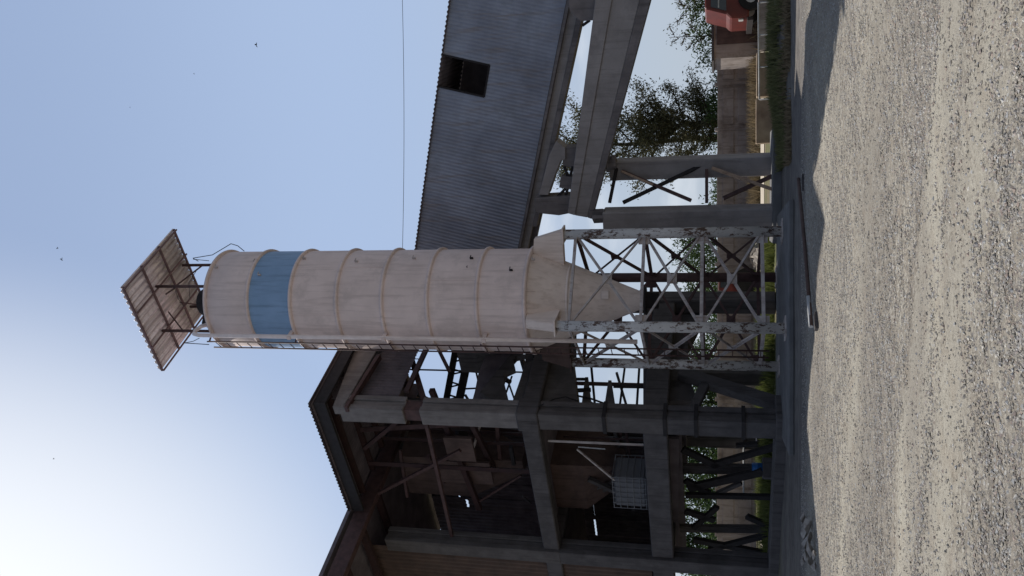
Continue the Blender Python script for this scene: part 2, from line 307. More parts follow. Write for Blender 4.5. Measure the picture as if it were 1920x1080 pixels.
# loose stones: nobody could count them
def stones(name, n, y0, y1, smin, smax, mat_, spread=.36, xs_=None, key=1):
    r2 = np.random.default_rng(key)
    # uniform in the picture-ish: more near
    y = y0+(y1-y0)*r2.random(n*2)**1.25; x = (r2.random(n*2)*2-1)*(spread*y+.8)
    yp = y+.35*x+.25*np.sin(x*.9+y*.7)+.15*np.sin(x*2.3-y*1.1)
    band = np.interp(yp, [q_[0] for q_ in BANDS], [q_[1] for q_ in BANDS])
    keep = r2.random(n*2) < np.clip(band*(.75+.35*np.sin(x*1.3+y*.9)*np.sin(x*.6-y*1.7)), .03, 1); x, y = x[keep][:n], y[keep][:n]; n = len(x)
    s_ = smin+(smax-smin)*r2.random(n)**4
    base = np.array([(1, 0, 0), (0, 1, 0), (-1, 0, 0), (0, -1, 0), (0, 0, 1), (0, 0, -1)], float)
    sc = s_[:, None, None]*(.55+.6*r2.random((n, 6, 1)))*np.ones((n, 1, 3)); sc[:, :, 2] *= .62
    vv = base[None]*sc; th = r2.random(n)*6.28; c, sn = np.cos(th), np.sin(th)
    vx = vv[:, :, 0]*c[:, None]-vv[:, :, 1]*sn[:, None]; vy = vv[:, :, 0]*sn[:, None]+vv[:, :, 1]*c[:, None]
    vx += vv[:, :, 2]*.5*np.sin(th*3)[:, None]
    z0 = hgt(x, y)+s_*.14
    P = np.stack([vx+x[:, None], vy+y[:, None], vv[:, :, 2]+z0[:, None]], -1).reshape(-1, 3)
    fb = np.array([(0, 1, 4), (1, 2, 4), (2, 3, 4), (3, 0, 4), (1, 0, 5), (2, 1, 5), (3, 2, 5), (0, 3, 5)])
    F = (fb[None]+(np.arange(n)*6)[:, None, None]).reshape(-1, 3)
    o = fast_mesh(name, P, F, mat_); tag(o, 'loose grey and tan crushed stones scattered over the yard', kind='stuff'); return o
sm_ = bpy.data.materials.new('crushed_stone'); sm_.use_nodes = True; nt = sm_.node_tree; b = nt.nodes['Principled BSDF']
ge = nt.nodes.new('ShaderNodeNewGeometry')
rr = nt.nodes.new('ShaderNodeValToRGB'); nt.links.new(ge.outputs['Random Per Island'], rr.inputs[0])
el = rr.color_ramp.elements; el[0].color = (.24, .22, .205, 1); el[1].color = (.50, .47, .42, 1)
for p_, c in ((.3, (.30, .28, .25, 1)), (.55, (.37, .34, .29, 1)), (.7, (.30, .24, .21, 1)), (.85, (.38, .38, .38, 1))):
    e = el.new(p_); e.color = c
nt.links.new(rr.outputs[0], b.inputs['Base Color']); b.inputs['Roughness'].default_value = .9; b.inputs['Specular IOR Level'].default_value = .15
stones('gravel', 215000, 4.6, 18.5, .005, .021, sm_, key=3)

def strip(name, pts, mat_, zoff=.006):
    mb = MB(); mb.add([Vector((p[0], p[1], float(hgt(np.array(p[0]), np.array(p[1])))+zoff)) for p in pts], [tuple(range(len(pts)))]); o = mb.build(name, mat_); o['kind'] = 'structure'; return o
rd = mat('dirt_road', (.50, .44, .36), (.38, .33, .27), .95, 1.5)
strip('road', [(-40, 34.0), (60, 34.0), (60, 37.2), (-40, 37.2)], rd, .02)

# ---------------------------------------------------------------- trees, shrubs, grass
def leaves(cent, n, spread, size, key, aspect=.35, droop=.3):
    r2 = np.random.default_rng(key); cent = np.asarray(cent, float)
    k = r2.integers(0, len(cent), n); c = cent[k]+r2.normal(0, 1, (n, 3))*spread
    d = r2.normal(0, 1, (n, 3)); d[:, 2] -= droop; d /= np.linalg.norm(d, axis=1)[:, None]
    e = np.cross(d, r2.normal(0, 1, (n, 3))); e /= np.linalg.norm(e, axis=1)[:, None]
    s_ = size*(.6+.8*r2.random(n))[:, None]
    P = np.stack([c-d*s_, c+e*s_*aspect, c+d*s_, c-e*s_*aspect], 1).reshape(-1, 3)
    return P, np.arange(len(P)).reshape(-1, 4)
def tree(label, x, y, h, crown, nleaf, lsize, lspread, key, lm, group=None, trunk_r=.16, start=.3, lean=0, cat='tree', name='tree', z0=0, droop=.3, nb=14):
    r2 = random.Random(key); root = empty(name, (x, y, z0), label, cat, group)
    tb = MB(); pts = [Vector((x, y, z0-.1))]
    for i in range(6): pts.append(pts[-1]+Vector((r2.uniform(-.1, .1)*h/6+lean*h/6, r2.uniform(-.08, .08)*h/6, h*.88/6)))
    tb.tube(pts, trunk_r, 8, trunk_r*.2); cents = []
    for i in range(nb):
        t = start+(1-start)*i/nb; j = min(5, int(t*6)); p = pts[j].lerp(pts[j+1], t*6-j) if j < 6 else pts[-1]
        az = i*2.4+r2.uniform(-.4, .4); L = crown*(1.0-.55*abs(t-.45))*r2.uniform(.6, 1.1)
        d = Vector((math.cos(az), math.sin(az), r2.uniform(.15, .8))); q_ = [p]
        for k in range(4):
            d = (d+Vector((r2.uniform(-.3, .3), r2.uniform(-.3, .3), r2.uniform(-.15, .25)))).normalized(); q_.append(q_[-1]+d*L/4)
        tb.tube(q_, trunk_r*.38*(1-.5*t), 5, .012)
        for k in range(1, 5):
            for _ in range(3):
                dd = (d+Vector((r2.uniform(-1, 1), r2.uniform(-1, 1), r2.uniform(-.6, .7)))).normalized(); tip = q_[k]+dd*L*.3*r2.uniform(.5, 1.2)
                tb.tube([q_[k], q_[k].lerp(tip, .5)+Vector((0, 0, .03)), tip], .026, 4, .008, cap=False); cents += [tip, q_[k].lerp(tip, .6)]
    tb.build('trunk', M['bark'], root)
    if nleaf:
        P, F = leaves([tuple(c) for c in cents], nleaf, lspread, lsize, key, droop=droop); fast_mesh('crown', P, F, lm, root)
    return root
TG = 'trees beyond the concrete fence'
tree('broad dark leafy tree standing alone beyond the fence, seen under the sloping gallery', *at(1345, 232, 45).xy[:], 6.3, 2.3, 16000, .075, .19, 11, M['leaf_dark'], TG, .2, .22, nb=24)
tree('tall feathery tree rising behind the gallery girder beside the broad dark tree', *at(1345, 262, 47).xy[:], 11.6, 3.0, 15000, .08, .24, 12, M['leaf_dark'], TG, .2, .25, lean=.02, droop=.9, nb=26)
tree('thin nearly bare sapling left of the red truck in the yard behind', *at(1345, 62, 43).xy[:], 4.8, .9, 420, .06, .12, 13, M['leaf_dark'], TG, .06, .15)
tree('small leafy tree close beside the red truck at the frame edge', *at(1345, 8, 43).xy[:], 4.2, 1.0, 650, .07, .12, 14, M['leaf_dark'], TG, .07, .2)
tree('sparse tree whose branches show between the right silo leg and the back leg', *at(1345, 478, 46).xy[:], 3.9, 1.6, 2600, .09, .3, 15, M['leaf_green'], TG, .09, .2)
tree('sparse tree showing low behind the silo hopper braces', *at(1345, 545, 48).xy[:], 3.8, 1.5, 2200, .09, .3, 16, M['leaf_green'], TG, .09, .2)
tree('dense tree seen through the gap left of the silo ladder', *at(1345, 690, 47).xy[:], 4.4, 1.8, 6500, .10, .3, 17, M['leaf_green'], TG, .1, .1)
tree('tree seen beyond the corner column buttress of the building', *at(1345, 752, 44).xy[:], 3.9, 1.5, 4500, .10, .3, 18, M['leaf_green'], TG, .1, .1)
tree('tree seen through the open ground storey right of the blue drum', *at(1345, 848, 46).xy[:], 4.0, 1.6, 4500, .10, .3, 19, M['leaf_green'], TG, .1, .1)
tree('tree seen through the open ground storey left of the blue drum', *at(1345, 935, 46).xy[:], 4.4, 1.8, 4500, .10, .3, 20, M['leaf_green'], TG, .1, .1)
tree('leftmost tree seen through the ground storey by the far column', *at(1345, 1010, 47).xy[:], 5.0, 2.0, 6500, .10, .3, 21, M['leaf_green'], TG, .1, .1)
# hedge row behind the fence (reads as one mass)
r2 = np.random.default_rng(5); hx = np.concatenate([r2.uniform(-22, 17, 400)]); hy = 43.5+r2.normal(0, .4, 400); hh = 1.2+1.5*np.abs(np.sin(hx*.55+.6)*np.cos(hx*.23))
P, F = leaves(np.stack([hx, hy, hh*r2.random(400)**.5+.5], -1), 26000, (.35, .3, .25), .09, 8, droop=-.4)
tag(fast_mesh('hedge', P, F, M['leaf_green']), 'green shrubs massed along the back of the concrete fence', kind='stuff')
def grass(name, n, x0, x1, y0, y1, h, mat_, key, label):
    r2 = np.random.default_rng(key); x = r2.uniform(x0, x1, n); y = r2.uniform(y0, y1, n)
    cl = np.sin(x*2.3)*np.sin(y*3.1+x)+r2.random(n); k = cl > .2; x, y = x[k], y[k]; n = len(x); hh = h*(.4+.9*r2.random(n)); th = r2.random(n)*6.28; wd = .015+.02*r2.random(n)
    z = hgt(x, y); c, s_ = np.cos(th)*wd, np.sin(th)*wd; lx, ly = r2.normal(0, .3, n)*hh, r2.normal(0, .3, n)*hh
    P = np.stack([np.stack([x-c, y-s_, z], -1), np.stack([x+c, y+s_, z], -1), np.stack([x+lx, y+ly, z+hh], -1)], 1).reshape(-1, 3)
    tag(fast_mesh(name, P, np.arange(len(P)).reshape(-1, 3), mat_), label, kind='stuff')
grass('grass', 26000, -9, 2.2, 27.5, 33.8, .38, M['grass'], 1, 'bright green grass growing behind the silo pad')
grass('grass', 22000, 3.2, 13, 21.5, 25.0, .2, M['bank_grass'], 2, 'green grass growing on the low bank right of the trestle')
grass('dry_grass', 9000, 3.0, 13, 21.0, 22.0, .14, M['dry'], 3, 'dry tan grass along the foot of the bank')
grass('dry_grass', 9000, 3.0, 16, 37.5, 40.5, .5, M['dry'], 4, 'dry brown weeds growing along the foot of the fence')
grass('grass', 2500, -8.4, -6.2, 17.0, 18.2, .16, M['grass'], 6, 'thin green weeds beside the rubble at the left edge')

# ---------------------------------------------------------------- concrete fence
fr = empty('concrete_fence', (0, 41, 0), 'long low concrete panel fence running behind the whole site', 'fence')
for i in range(22):
    x0 = -22+i*2.1
    p_ = MB().box((x0+1.05, 41+.01*math.sin(i*2.2), .92+.02*math.sin(i*1.7)), 2.02, .12, 1.75).box((x0+1.05, 40.92, .55), 1.7, .05, .6).box((x0+1.05, 40.92, 1.3), 1.7, .05, .5); p_.build('panel', M['fence'], fr, .01)
    MB().box((x0, 41, .95), .16, .2, 1.9).build('post', M['fence'], fr, .01)
# grey shed box at the right, in front of the fence
a0, a1 = at(1421, 104, 38), at(1421, -40, 38)
sh = empty('shed', ((a0.x+a1.x)/2, 38.6, 0), 'grey flat roofed concrete shed standing behind the red truck', 'shed')
zt = at(1338, 60, 38).z
MB().box(((a0.x+a1.x)/2, 39.1, zt/2), a1.x-a0.x, 2, zt).build('wall', M['fence'], sh, .02)
MB().box(((a0.x+a1.x)/2, 39.1, zt+.04), a1.x-a0.x+.2, 2.2, .09).build('roof', M['dark_concrete'], sh)
MB().box((a0.x+1.0, 38.08, .9), .8, .05, 1.8).build('door', M['rust'], sh)

# ---------------------------------------------------------------- vehicles far behind
def truck(x, y, label, sc=1.0, flip=1, cabh=2.25, redm=None):
    redm = redm or M['red']
    rt = empty('truck', (x, y, 0), label, 'truck'); F_ = lambda px, pz, py=0: Vector((x+px*flip*sc, y+py*sc, pz*sc))
    prof = [(-1.0, .55), (-1.0, 1.25), (-.82, 1.42), (-.55, cabh), (.55, cabh+.02), (.62, .55)]
    cab = MB().prism([F_(px, pz, -.95) for px, pz in prof], (0, 1.9*sc, 0)).build('cab', redm, rt, .05)
    MB().prism([F_(px, pz, -.97) for px, pz in ((-.70, 1.42), (-.5, 2.02), (-.06, 2.02), (-.06, 1.42))], (0, .03, 0)).build('side_window', M['glass'], cab)
    MB().box(tuple(F_(-.38, 1.72, -.985)), .36, .02, .05).build('window_bar', M['lightgrey'], cab)
    MB().box(tuple(F_(-1.02, .85, -.7)), .06, .24, .18).build('headlight', M['lightgrey'], rt)
    MB().box(tuple(F_(-1.06, .5, 0)), .14*sc, 1.9*sc, .22*sc).build('bumper', M['black_steel'], rt)
    MB().box(tuple(F_(2.6, .75, 0)), 3.6*sc, .8*sc, .2*sc).build('chassis', M['black_steel'], rt)
    bx = MB().box(tuple(F_(2.7, 1.0, 0)), 3.7*sc, 2.1*sc, .12*sc)
    for s_ in (-1, 1): bx.box(tuple(F_(2.7, 1.4, s_*1.03)), 3.7*sc, .06, .7*sc)
    bx.box(tuple(F_(.87, 1.5, 0)), .06, 2.1*sc, .9*sc).build('cargo_bed', redm, rt)
    for wx in (-.25, 2.9):
        for s_ in (-1, 1):
            c = F_(wx, .48, s_*.92)
            wh = MB().tube([c-Vector((0, .14, 0)), c+Vector((0, .14, 0))], .48*sc, 20).build('wheel', M['rubber'], rt)
            MB().tube([c-Vector((0, .15, 0)), c+Vector((0, .15, 0))], .22*sc, 12).build('rim', M['lightgrey'], wh)
pt = at(1400, 28, 35.5); truck(pt.x+.75, 35.9, 'red truck with dark tyres parked at the far right edge before the grey shed', 1.0)
# red tractor seen between the silo legs
tx = at(1400, 544, 38).x
tr_ = empty('tractor', (tx, 38, 0), 'small dull red tractor parked behind the silo between the back leg and a column', 'tractor')
MB().prism([(tx-.75, 37.5, .6), (tx-.75, 37.5, 1.25), (tx-.1, 37.5, 1.35), (tx+.0, 37.5, 1.75), (tx+.75, 37.5, 1.72), (tx+.75, 37.5, .6)], (0, .9, 0)).build('body', M['red_dull'], tr_, .04)
MB().prism([(tx+.08, 37.48, 1.36), (tx+.12, 37.48, 1.65), (tx+.62, 37.48, 1.64), (tx+.62, 37.48, 1.36)], (0, .02, 0)).build('window', M['glass'], tr_)
for wx, wr in ((-.5, .35), (.4, .55)):
    for s_ in (37.35, 38.5): MB().tube([(tx+wx, s_, wr), (tx+wx, s_+.18, wr)], wr, 20).build('wheel', M['rubber'], tr_)

# ---------------------------------------------------------------- low things right of the trestle
def lowwall(label, x0, x1, y, z, mat_, t=.25, group='low concrete kerb walls on the bank'):
    tag(MB().box(((x0+x1)/2, y, z/2), x1-x0, t, z).build('low_wall', mat_, None, .015), label, 'low wall', group)
def pxX(yy, Y): return (540-yy)/FPX*Y/1.03
lowwall('brown low concrete wall nearest the trestle column, with pale rim', pxX(272, 27.2), pxX(190, 27.2), 27.2, .58, M['block'])
lowwall('long low concrete wall running on from the brown one towards the truck', pxX(186, 27.6), pxX(105, 27.6), 27.6, .55, M['block'], .3)
lowwall('third low wall stretching to the right frame edge below the red truck', pxX(100, 27.4), pxX(-40, 27.4), 27.4, .5, M['fence'])
pr = empty('pipe_rail', (pxX(60, 26.6), 26.6, 0), 'white painted pipe rail on posts on the grassy bank', 'rail')
xa, xb = pxX(190, 26.6), pxX(10, 26.6)
MB().tube([(xa, 26.6, .50), (xb, 26.6, .53)], .025, 8).build('rail', M['lightgrey'], pr)
for k in range(4): MB().tube([(xa+(xb-xa)*k/3, 26.6, 0), (xa+(xb-xa)*k/3, 26.6, .5)], .02, 8).build('post', M['lightgrey'], pr)

# ---------------------------------------------------------------- silo
SX, SY, SR = -.33, 23.0, 1.42
YN = SY-SR
zz = [zof(v_, YN) for v_ in (983, 893, 800, 715, 630, 543, 463, 384)]
silo = empty('cement_silo', (SX, SY, 0), 'tall cream steel cement silo with a blue band, standing on braced legs', 'silo')
ZB, ZT = zz[0], zz[-1]
def cyl(z0, z1): return MB().lathe(SX, SY, [(SR, z0), (SR, z1)], 96)
body = MB()
body.lathe(SX, SY, [(SR, ZB), (SR, zz[5])], 96); body.lathe(SX, SY, [(SR, zz[6]), (SR, ZT), (SR-.05, ZT+.05), (.9, ZT+.22), (.35, ZT+.34), (.001, ZT+.36)], 96)
shell = body.build('shell', M['silo'], silo)
cyl(zz[5], zz[6]).build('blue_band', M['blue'], silo)
for i, z in enumerate(zz[1:]+[zz[0]]):
    k = .06 if i < 7 else .08
    MB().lathe(SX, SY, [(SR, z-.05), (SR+k, z-.035), (SR+k+.01, z), (SR+k, z+.035), (SR, z+.05)], 96).build('stiffener_ring', M['silo'], silo)
ZC = zof(1198, 22.8)
MB().lathe(SX, SY, [(SR, ZB), (SR-.03, ZB-.03), (.26, ZC), (.26, ZC-.12)], 96).build('hopper_cone', M['cone'], silo)
MB().lathe(SX, SY, [(.26, ZC-.12), (.36, ZC-.12), (.36, ZC-.18), (.22, ZC-.18), (.22, ZC-.5), (.001, ZC-.5)], 32).build('outlet_valve', M['black_steel'], silo)
MB().lathe(SX, SY, [(1.0, ZB-(SR-1.0)/(SR-.26)*(ZB-ZC)+.03), (1.03, ZB-(SR-1.0)/(SR-.26)*(ZB-ZC)-.02), (.98, ZB-(SR-1.0)/(SR-.26)*(ZB-ZC)-.04)], 64).build('cone_seam', M['cone'], silo)
# vertical weld seams and lifting lugs
for zi, ang in ((0, 4.2), (1, 5.1), (2, 4.5), (3, 5.4), (4, 4.4)):
    c, s_ = math.cos(ang), math.sin(ang); MB().bar((SX+c*(SR+.003), SY+s_*(SR+.003), zz[zi]+.06), (SX+c*(SR+.003), SY+s_*(SR+.003), zz[zi+1]-.06), .018, .008, up=(c, s_, 0)).build('weld_seam', M['silo'], silo)
def on_silo(yy, r=SR):                                 # angle on the near side for picture row yy
    best = min((abs((SX+r*math.cos(a))/(SY+r*math.sin(a))*.95*FPX-(540-yy)), a) for a in np.linspace(math.pi, 2*math.pi, 720)); return best[1]
for (vx, vy) in ((405, 500), (478, 489), (486, 515), (570, 484), (668, 490), (776, 485), (884, 486), (958, 508), (1000, 490)):
    a = on_silo(vy); r = SR+.03; z = zof(vx, SY+r*math.sin(a)); c, s_ = math.cos(a), math.sin(a)
    lg = MB().box((SX+c*r, SY+s_*r, z), .06, .03, .09, a).box((SX+c*(r+.03)-s_*.04, SY+s_*(r+.03)+c*.04, z+.03), .02, .09, .02, a); lg.build('lug', M['black_steel'] if vx in (958, 884) else M['brace'], silo)
for (vx, vy) in ((984, 545), (984, 570)):
    a = on_silo(vy); c, s_ = math.cos(a), math.sin(a); z = ZB
    MB().prism([(SX+c*(SR+.02), SY+s_*(SR+.02), z), (SX+c*(SR+.10), SY+s_*(SR+.10), z-.02), (SX+c*(SR-.12), SY+s_*(SR-.12), z-.28)], (-s_*.02, c*.02, 0)).build('gusset', M['cone'], silo)
MB().box((SX+.15, SY-.72, (ZB+ZC)/2-.6), .22, .1, .2).build('hatch', M['cone'], silo, .02)
# legs
LP = {'near': (-.63, -1.75), 'right': (1.75, -.63), 'back': (.63, 1.75), 'left': (-1.75, .63)}
order = ['near', 'right', 'back', 'left']; PZ = .12
LT = 5.66
for k in order:
    dx, dy = LP[k]; x, y = SX+dx, SY+dy
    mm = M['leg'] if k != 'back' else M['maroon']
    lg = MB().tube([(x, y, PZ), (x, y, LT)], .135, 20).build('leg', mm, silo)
    MB().box((x, y, PZ+.015), .5, .5, .03, .35).build('base_plate', M['brace'], lg)
    u = Vector((dx, dy, 0)).normalized(); tv = Vector((-u.y, u.x, 0)); P0 = Vector((x, y, 0))
    br = MB(); zt_ = ZB-.05
    br.box((x, y, LT+.02), .42, .42, .04, math.atan2(u.y, u.x))
    inn = lambda z: SR-.02 if z > ZB-.06 else SR-(ZB-z)/(ZB-ZC)*(SR-.26)
    for s_ in (-1, 1):
        o = tv*(s_*.11)
        W = Vector((SX, SY, 0)); br.prism([W+u*1.99+o+Vector((0, 0, LT+.04)), W+u*1.76+o+Vector((0, 0, zt_-.05)), W+u*(SR-.04)+o+Vector((0, 0, zt_)), W+u*(inn(LT)-.02)+o+Vector((0, 0, LT+.04))], tv*.02)
    pl = [W+u*1.99-tv*.11+Vector((0, 0, LT+.04)), W+u*1.99+tv*.11+Vector((0, 0, LT+.04)), W+u*1.76+tv*.11+Vector((0, 0, zt_-.05)), W+u*1.76-tv*.11+Vector((0, 0, zt_-.05))]
    br.prism(pl, u*.015); br.build('leg_bracket', M['cone'] if k != 'left' else M['rust'], silo)  # left bracket takes a darker brown than the other three
lv = [5.35, 3.55, 2.08, .62]
for i in range(4):
    A = Vector((SX+LP[order[i]][0], SY+LP[order[i]][1], 0)); B = Vector((SX+LP[order[(i+1) % 4]][0], SY+LP[order[(i+1) % 4]][1], 0))
    t = (B-A).normalized(); n = Vector((t.y, -t.x, 0))
    if n.dot(A-Vector((SX, SY, 0))) < 0: n = -n
    a, b_ = A+t*.12, B-t*.12
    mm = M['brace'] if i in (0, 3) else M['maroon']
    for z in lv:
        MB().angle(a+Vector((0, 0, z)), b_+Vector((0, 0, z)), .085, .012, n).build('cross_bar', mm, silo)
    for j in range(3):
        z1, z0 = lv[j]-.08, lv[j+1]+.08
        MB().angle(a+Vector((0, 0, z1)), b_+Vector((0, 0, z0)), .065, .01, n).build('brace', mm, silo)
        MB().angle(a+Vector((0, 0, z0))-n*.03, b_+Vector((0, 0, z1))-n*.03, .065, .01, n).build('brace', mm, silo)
        c = (a+b_)/2+Vector((0, 0, (z0+z1)/2)); MB().bar(c-t*.13, c+t*.13, .014, .24).build('gusset', mm, silo)
        for e_, z in ((a, lv[j+1]), (b_, lv[j+1])):
            c = e_+Vector((0, 0, z)); sgn = 1 if e_ is a else -1; MB().bar(c, c+t*(.2*sgn), .014, .28).build('gusset', mm, silo)
# fill pipe
px_, py_ = -1.36, 21.72
zt0 = zof(378, py_)
MB().tube([(px_, py_, zof(1195, py_)), (px_, py_, zt0+.1), (px_+.03, py_+.08, zt0+.3), (px_+.12, py_+.22, zt0+.36), (px_+.24, py_+.38, zt0+.26), (px_+.3, py_+.46, zt0+.05)], .058, 12).build('fill_pipe', M['pale_pipe'], silo)
for vx in (543, 720, 908):
    z = zof(vx, py_); v0 = Vector((px_, py_, z)); c = Vector((SX, SY, z)); d = (c-v0).normalized(); MB().bar(v0-d*.08, v0+d*.32, .10, .10).build('pipe_bracket', M['silo'], silo)
# ladder
lx, ly = -1.66, 22.28; u = Vector((lx-SX, ly-SY, 0)).normalized(); tv = Vector((-u.y, u.x, 0)); c0 = Vector((lx, ly, 0))
zl0, zl1 = .45, zof(392, 22.2)
ld = MB()
for s_ in (-1, 1): ld.tube([c0+tv*(.2*s_)+Vector((0, 0, zl0)), c0+tv*(.2*s_)+Vector((0, 0, zl1))], .022, 8)
lad = ld.build('ladder', M['maroon'], silo)
z = zl0+.2; rg = MB()
while z < zl1: rg.tube([c0-tv*.2+Vector((0, 0, z)), c0+tv*.2+Vector((0, 0, z))], .013, 6); z += .34
rg.build('rungs', M['maroon'], lad)
for vx in (400, 560, 735, 905): 
    z = zof(vx, 22.3); MB().bar(c0+tv*.2+Vector((0, 0, z)), c0+tv*.2-u*.22+Vector((0, 0, z)), .03, .04).build('ladder_bracket', M['maroon'], lad)
# canopy
HC = 18.1
Bc, Ac, Dc, Cc = [atz(*p_, HC) for p_ in ((229, 540), (326, 428), (390, 580), (303, 696))]
cen = (Bc+Ac+Dc+Cc)/4
e1 = ((Ac-Bc)+(Dc-Cc))/2; e2 = ((Cc-Bc)+(Dc-Ac))/2; B0 = cen-e1/2-e2/2
rib_shade(M['canopy'], e2.normalized(), .14, (.50, .43, .44))
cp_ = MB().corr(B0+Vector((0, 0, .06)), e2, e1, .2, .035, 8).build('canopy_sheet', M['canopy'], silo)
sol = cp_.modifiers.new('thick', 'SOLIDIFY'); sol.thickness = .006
for k in (0.012, .35, .68, .988): MB().bar(B0+e1*k, B0+e1*k+e2, .05, .06).build('purlin', M['canopy_frame'], silo)
for k in (0.012, .3, .7, .988): MB().bar(B0+e2*k-Vector((0, 0, .07)), B0+e2*k+e1-Vector((0, 0, .07)), .04, .04).build('rafter', M['canopy_frame'], silo)
for i, (vx, vy, Yd) in enumerate(((385, 497, 23.6), (385, 537, 22.3), (388, 621, 22.6), (385, 575, 24.0))):
    p_ = at(vx, vy, Yd); MB().tube([(p_.x, p_.y, ZT-.05), (p_.x, p_.y, HC-.03)], .045, 8).build('post', M['maroon'], silo)
    MB().bar((p_.x, p_.y, HC-.75), (p_.x+(cen.x-p_.x)*.6, p_.y+(cen.y-p_.y)*.6, HC-.1), .035, .035).build('strut', M['maroon'], silo)
fl = MB().lathe(SX-.1, SY-.1, [(.001, ZT+.95), (.38, ZT+.92), (.42, ZT+.85), (.42, ZT+.35), (.5, ZT+.3), (.5, ZT+.2)], 24); fl.build('dust_filter', M['black_steel'], silo)
MB().box((SX-.65, SY-.3, ZT+.45), .4, .5, .45, .4).build('fan_box', M['black_steel'], silo, .03)
MB().box((SX+.62, SY-.75, ZT+.17), .22, .22, .22, .3).build('relief_valve', M['maroon'], silo)
def wirepx(pts, r=.012, par=None, nm='wire', mt='wire'):
    return MB().tube(pts, r, 5).build(nm, M[mt], par)
wirepx([at(372, 490, 22.8), at(362, 484, 22.7), at(398, 478, 22.3), at(433, 457, 22.0), at(446, 461, 22.0), at(458, 471, 22.0)], .012, silo)
wirepx([at(362, 486, 22.9), at(392, 489, 22.9)], .01, silo)
wirepx([at(346, 643, 22.2), at(362, 640, 22.2), at(374, 634, 22.3)], .01, silo)
wirepx([at(345, 643, 22.2), at(392, 646, 22.2)], .012, silo)
wirepx([at(326, 536, 21.8), at(334, 560, 21.7), at(345, 575, 21.6), at(356, 560, 21.8), at(354, 530, 21.8), at(370, 505, 22.2)], .008, silo)

# ---------------------------------------------------------------- concrete pad, curbs, things on the ground
pad = tag(MB().box((-.9, 22.6, .06), 5.8, 4.6, .12).build('concrete_pad', M['kerb'], None, .02), None, None, kind='structure')
lp = empty('pipe', (0, 18, 0), 'long straight rusty pipe lying on the shaded ground before the silo', 'pipe')
a, b_ = atz(1497, 335, .12), atz(1521, 612, .10)
MB().tube([a, a.lerp(b_, .5)-Vector((0, 0, .01)), b_], .035, 10).build('tube', M['rust'], lp)
MB().tube([a.lerp(b_, .82)+Vector((0, 0, .002)), b_+Vector((-.01, 0, 0.002))], .038, 10).build('pale_end', M['lightgrey'], lp)
for k in (.03, .5, .97):
    c = a.lerp(b_, k); MB().box((c.x, c.y, c.z*.5-.05), .3, .16, c.z-.02, .4).build('block', M['dark_concrete'], lp)

# rubble at the left
r2 = random.Random(4)
def rock(c, s_, key):
    r3 = random.Random(key); n = 9; vs = []
    bmv = [(math.cos(i*.9)*r3.uniform(.6, 1), math.sin(i*.9)*r3.uniform(.6, 1), r3.uniform(-.5, .6)) for i in range(7)]+[(0, 0, .7), (0.1, 0, -.6)]
    import bmesh
    bm = bmesh.new()
    for p_ in bmv: bm.verts.new((c[0]+p_[0]*s_, c[1]+p_[1]*s_*.8, c[2]+p_[2]*s_*.6))
    bmesh.ops.convex_hull(bm, input=bm.verts); me = bpy.data.meshes.new('rock'); bm.to_mesh(me); bm.free(); return me
i = 0
for (vx, vy, s_) in ((1506, 972, .14), (1514, 985, .2), (1508, 1000, .17), (1518, 1008, .15), (1511, 1020, .2), (1520, 1032, .18), (1512, 1040, .14), (1519, 1050, .16), (1526, 1062, .13), (1505, 1052, .12), (1527, 1040, .1)):
    c = atz(vx, vy, .08); o = bpy.data.objects.new('rubble_rock', rock(c, s_, i)); col.objects.link(o); o.data.materials.append(M['stone_heap']); i += 1
    tag(o, 'broken grey concrete lump in the rubble at the shadow edge', 'rock', 'rubble lumps at the edge of the building shadow')
# sunlit stone heap behind silo
hp = MB(); hc = at(1450, 482, 30); n = 28; vs = []; fs = []
for j in range(7):
    for k in range(n):
        r = (1.0-j/6.0); a = 2*math.pi*k/n; wob = 1+.12*math.sin(a*5+j)+.1*math.sin(a*11+2*j); vs.append((hc.x+1.0*r*wob*math.cos(a), 30+.9*r*wob*math.sin(a), .62*(1-r**1.6)*(1+.1*math.sin(a*7+j))))
fs = [(j*n+k, j*n+(k+1) % n, (j+1)*n+(k+1) % n, (j+1)*n+k) for j in range(6) for k in range(n)]
hp.add(vs, fs); tag(hp.build('rubble_heap', M['stone_heap']), 'sunlit heap of pale crushed stone seen between the silo legs', 'heap')

# ---------------------------------------------------------------- building
FP = Plane(-3.5, 23.0, -.81, .586)
SPn = Plane(-3.5, 23.0, .586, .81)
f = FP.d; s = SPn.d; C1 = Vector((-3.5, 23, 0))
def L(ft, st, z=0): return C1+f*ft+s*st+Vector((0, 0, z))
ang = math.atan2(f.y, f.x)
bd = empty('industrial_building', tuple(L(3, 2.5)), 'dark open concrete frame building with corrugated roof left of the silo', 'building')
def bbox(name, f0, f1, s0, s1, z0, z1, mm, bev=0, par=None):
    q = [L(f0, s0, z0), L(f1, s0, z0), L(f1, s1, z0), L(f0, s1, z0), L(f0, s0, z1), L(f1, s0, z1), L(f1, s1, z1), L(f0, s1, z1)]
    return MB().box8(q).build(name, mm, par or bd, bev)
ZR = 13.1; Z1 = 3.65; Z2 = 7.0
def column(ft, st, z0, z1, mm, w_=.52, joints=True):
    bbox('column', ft-w_/2, ft+w_/2, st-w_/2, st+w_/2, z0, z1, mm, .03)
